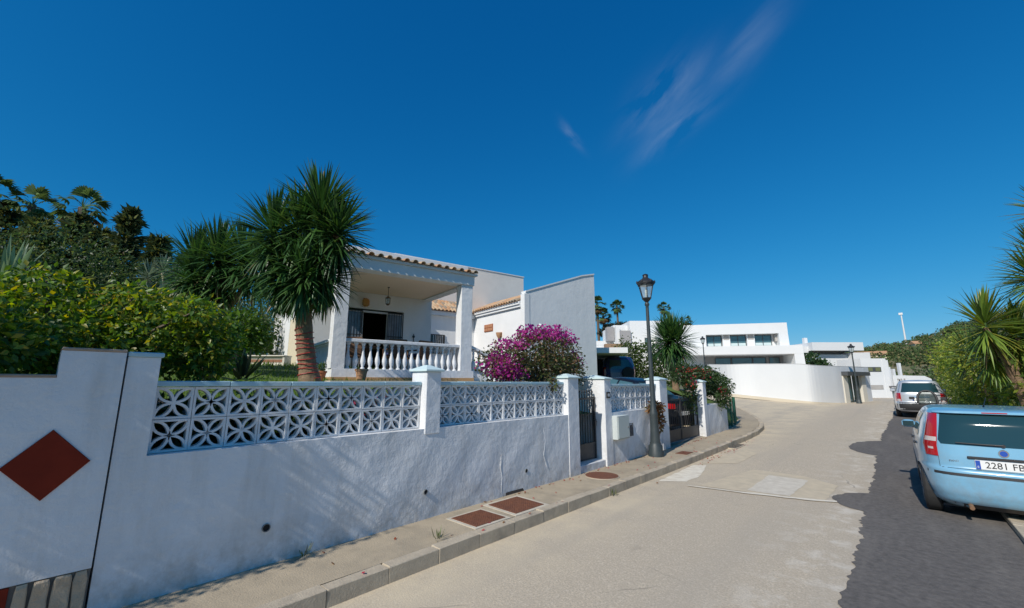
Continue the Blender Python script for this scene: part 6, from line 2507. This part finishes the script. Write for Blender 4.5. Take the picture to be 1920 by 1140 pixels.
cw = thing('boundary_wall', 'tall curved white boundary wall following the bend below the modern house', 'wall', (-6.5, 33.5, 0))
b = MB()
sp = spline(cpts, 5)
sp = [((p[0] + 6.5, p[1] - 33.5), a, c) for p, a, c in sp]
ribbon(b, sp, .3, lambda a, c: a - .6, lambda a, c: c)
sp2 = [((p[0] + 6.5, p[1] - 33.5), a, c) for p, a, c in cpts2]
ribbon(b, sp2, .3, lambda a, c: a - .6, lambda a, c: c)
lint = [((p[0] + 6.5, p[1] - 33.5), 2.25, 2.87) for p in ((-2.849, 38.6), (-1.751, 42.3))]
ribbon(b, lint, .3, lambda a, c: a, lambda a, c: c)
b.build('wall_panel', FARW, cw, 'smooth')
b = MB()
ribbon(b, sp + [((p[0] + 6.5, p[1] - 33.5), .2, 2.885) for p in ((-1.75, 42.3), (-1.5, 43.6))], .34, lambda a, c: c + .002, lambda a, c: c + .05)
b.build('wall_coping', mat('grey_coping', (0.5, 0.5, 0.49), None, rough=.8), cw)
b = MB()
ribbon(b, [((p[0] - .02, p[1] - .12), a, c) for p, a, c in sp], .1, lambda a, c: a - .1, lambda a, c: a + .10)
b.build('wall_plinth', mat('cream_plinth', (0.62, 0.55, 0.43), None, rough=.9), cw)
# doorway in it
dv = (Vector((-1.75, 42.3)) - Vector((-2.85, 38.6)))
dr = math.atan2(dv.y, dv.x)
t = thing('doorway', 'doorway with dark canopy and two narrow green glass leaves in the curved wall', 'door', (-2.85, 38.6, .2), dr)
b = MB()
b.box(.05, .75, -.06, .25, 0, 2.04)
b.box(3.1, 3.8, -.06, .25, 0, 2.04)
b.build('door_jamb', mat('cream_jamb', (0.66, 0.62, 0.53), None, rough=.9), t)
b = MB()
b.box(0, 3.84, -.4, .2, 2.045, 2.32)
b.build('canopy', ALU, t)
for x0 in (.8, 2.05):
    b = MB()
    b.box(x0, x0 + .98, .1, .16, 0, 2.04)
    lf = b.build('door_leaf', mat('dark_green_door', (0.01, 0.035, 0.03), None, rough=.35), t)
    b = MB()
    b.box(x0 + .34, x0 + .64, .09, .098, .2, 1.9)
    b.build('pane', BLIND if x0 > 1 else GLASSB, lf)

# house right of the doorway
t = thing('garage_house', 'white flat roofed building with slit window and street entrance right of the doorway', 'house', (-1.3, 44.5, 0.0), R(42))
b = MB()
b.box(4.95, 7.0, 7.0, 10.0, -.3, 4.04)
b.prism([(7.001, -.3), (7.5, -.3), (7.56, 2.9), (7.36, 4.04), (7.001, 4.04)], 6.98, 9.5, 'y')
b.build('house_wall', FARW, t)
b = MB()
b.box(5.2, 6.8, 6.96, 6.999, 2.78, 3.22)
w = b.build('slit_window', ALU, t)
for x0, x1 in ((5.5, 5.95), (6.25, 6.7)):
    b = MB()
    b.box(x0, x1, 6.93, 6.959, 2.83, 3.17)
    b.build('pane', mat('olive_reflection', (0.16, 0.17, 0.08), None, rough=.3), w)
b = MB()
b.box(5.45, 6.75, 6.96, 6.999, 1.12, 1.52)
b.build('grey_panel', STONEW, t)
b = MB()
b.box(7.51, 7.95, 7.3, 8.3, -.3, 1.2)
b.build('entrance_glass', GLASSB, t)
b = MB()
b.box(7.58, 8.76, 6.6, 6.72, 1.43, 2.42)
sgn_ = b.build('parapet_panel', FARW, t)
for x in (7.85, 8.15, 8.45):
    for z in (1.68, 1.95):
        b = MB()
        b.box(x, x + .17, 6.585, 6.599, z, z + .17)
        b.build('panel_opening', STONEW, sgn_)
b = MB()
b.box(7.3, 8.9, 6.65, 8.4, 1.30, 1.425)
b.build('canopy', mat('dark_soffit', (0.12, 0.12, 0.13), None, rough=.8), t)
b = MB()
b.prism([(8.77, -.5), (13.5, -.5), (12.4, .2), (11.5, 2.1), (10.9, 2.38), (8.77, 2.42)], 7.0, 7.3, 'y')
b.build('low_wall', FARW, t)
for x, h in ((8.2, .7), (8.7, .5), (9.3, .75), (9.75, .55), (10.42, 1.15)):
    b = MB()
    b.box(x, x + .22, 9.0, 9.25, 1.2, 2.55 + h)
    b.build('gate_post', FARW, t)

# white house further right behind
t = thing('modern_house', 'low modern white house with wide overhanging roof slab, right of the two storey one', 'house', (-9.3, 72.3, 0.0), R(41.86))
b = MB()
b.box(1.0, 8.2, -.6, 9, 6.2, 7.35)
b.build('roof_slab', FARW, t)
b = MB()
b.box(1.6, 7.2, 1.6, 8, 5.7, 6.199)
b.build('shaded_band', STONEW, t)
b = MB()
b.box(.6, 8.0, .5, 8.5, 3.0, 5.699)
b.box(6.6, 9.2, -.3, 5, 4.9, 5.95)
b.box(-.6, .99, .3, 5, 5.6, 6.85)
b.box(7.5, 12.0, .2, 6, 2.0, 4.899)
b.build('house_wall', FARW, t)
b = MB()
b.box(2.5, 2.95, 3, 3.5, 7.351, 8.35)
b.build('chimney', FARW, t)
mwin(t, .7, 1.5, 4.6, 6.1, .49)
mwin(t, 4.2, 4.9, 3.4, 3.9, .49, 0, ())

# stepped white terraces on the left above the carport
t = thing('terraced_house', 'stepped white terraced house with roof terraces behind the street lamp', 'house', (-28.6, 47.9, 0.0), R(41.86))
b = MB()
b.box(4.75, 9.6, 0, 8, 3.0, 9.72)
b.box(2.9, 4.749, 1.2, 8, 3.0, 9.3)
b.box(3.0, 3.5, .3, 1.199, 6.2, 9.1)
b.box(-1.5, 2.899, 2.2, 8, 3.0, 7.3)
b.box(-1.5, 2.2, -.6, 2.199, 3.0, 5.6)
b.box(1.0, 3.45, -1.5, .299, 5.55, 5.9)
b.build('house_wall', FARW, t)
b = MB()
b.box(2.0, 2.89, 1.0, 2.19, 7.2, 9.05)
b.box(3.45, 4.74, -.3, .29, 5.0, 8.4)
b.build('grey_tower', mat('grey_render', (0.34, 0.33, 0.33), (0.3, 0.29, 0.29), 1, .9), t)
b = MB()
b.box(1.2, 3.4, -1.3, -.2, 6.1, 6.6)
b.box(1.2, 1.35, -1.3, -1.2, 5.0, 6.1)
b.build('brown_block', mat('terrace_brown', (0.32, 0.2, 0.12), (0.25, 0.16, 0.1), 3, .8), t)  # plain brown block with one upright, across the terraces
b = MB()
b.tube([(-1.0, -.6, 5.61), (-1.0, -.6, 6.5), (.9, -.6, 6.5), (.9, -.6, 5.61)], .04, 5)
b.tube([(-1.0, -.6, 6.1), (.9, -.6, 6.1)], .025, 5)
b.build('terrace_rail', FARW, t)
mwin(t, 6.6, 7.4, 6.5, 7.5, -.001, 0, (.5,))

# wooded hill to the right with its tall floodlight mast
ridge = [(-260, 120, 9), (-160, 165, 7), (-110, 185, 6), (-60, 198, 6), (-30, 204, 8), (-8, 207.7, 13.2), (5, 219, 15.2), (14.6, 226.5, 18.8), (21.3, 231, 23), (45, 240, 30), (90, 240, 38), (160, 215, 40), (240, 170, 38)]
mb = MB()
vs, fs = [], []
m_ = 14
hp_t = {}


def hill_pt(rx, ry, rz, t):
    k = 0.40 + 0.60 * t
    s_ = t * t * (3 - 2 * t)
    z = 0.2 + (rz - .2) * (0.35 * t + .65 * s_)
    return (rx * k, ry * k, z)


rid = []
for a, c in zip(ridge, ridge[1:]):
    for k in range(5):
        q = k / 5
        rid.append(tuple(a[i] + (c[i] - a[i]) * q for i in range(3)))
rid.append(ridge[-1])
for i, (rx, ry, rz) in enumerate(rid):
    for j in range(m_ + 1):
        x, y, z = hill_pt(rx, ry, rz, j / m_)
        vs.append((x + .8 * math.sin(i * 2.1 + j), y, z + (.5 * math.sin(i * 1.3 + j * 2.2) if j > 1 else -.6)))
    vs.append((rx * 1.6, ry * 1.6, -2))
w_ = m_ + 2
for i in range(len(rid) - 1):
    for j in range(w_ - 1):
        fs.append((i * w_ + j, (i + 1) * w_ + j, (i + 1) * w_ + j + 1, i * w_ + j + 1))
mb.mesh(vs, fs)
tag(mb.build('hill', mat('hill_scrub', (0.075, 0.10, 0.03), (0.20, 0.17, 0.10), .12, .95, coord='World'), None, 'all'), kind='structure')
g = np.random.default_rng(44)
parts = []
Vp, Fp, Cp, off = [], [], [], 0
HC = [(0.08, 0.13, 0.045), (0.105, 0.155, 0.05), (0.065, 0.105, 0.04), (0.17, 0.15, 0.07)]
bl = []
for i in range(1300):
    q = g.random() * (len(rid) - 1.001)
    a, c = rid[int(q)], rid[int(q) + 1]
    f = q - int(q)
    r3 = [a[k] + (c[k] - a[k]) * f for k in range(3)]
    if r3[0] < -70:
        continue
    x, y, z = hill_pt(*r3, g.random() ** .7)
    # leave a few bare scars
    if math.sin(x * .21 + 1) * math.sin(y * .11) > .30:
        continue
    s_ = g.uniform(.6, 1.5) * (1.5 if g.random() < .15 else 1)
    bl.append((x, y, z + s_ * .5, s_ * 1.25, s_ * 1.25, s_))
V, F, Cc, _ = leaf_cloud(bl, 75000, .5, HC, g, .5, .8)
tag(tinted('hill_trees', V, F, Cc, NEEDLE), 'scrub and small trees covering the far hillside', 'woodland', kind='stuff')
t = thing('floodlight_mast', 'tall slim white floodlight mast on the hill against the sky', 'mast', (4.55, 214.0, 14.2))
b = MB()
b.tube([(0, 0, 0), (0, 0, 12.6)], [.32, .2], 8)
b.build('mast_pole', FARW, t)
b = MB()
b.box(-.7, .45, -.4, .4, 12.61, 13.4)
b.build('lamp_head', FARW, t)
for i, (x, y, z, w1, lab) in enumerate([(-4.2, 150, 7.0, 3.2, 'tiny pale house low on the hillside'), (9.5, 196, 12.4, 4.2, 'small cream house on the hill right of the mast foot'), (13, 201, 14.0, 3.2, 'small cream house higher on the hill near the hedge')]):
    t = thing('hill_house', lab, 'house', (x, y, z), R(20 * i))
    b = MB()
    b.box(-w1, w1, -2, 2, -2, 2.0)
    b.build('house_wall', mat('cream_house', (0.66, 0.56, 0.42), None, rough=.9), t)
    b = MB()
    b.prism([(-2.3, 2.001), (2.3, 2.001), (0, 3.1)], -w1 - .2, w1 + .2, 'x')
    b.build('roof', TILE1, t)
    for k in (-1, 1):
        b = MB()
        b.box(k * w1 * .5 - .5, k * w1 * .5 + .5, -2.03, -2.001, .2, 1.3)
        b.build('window', ALU, t)
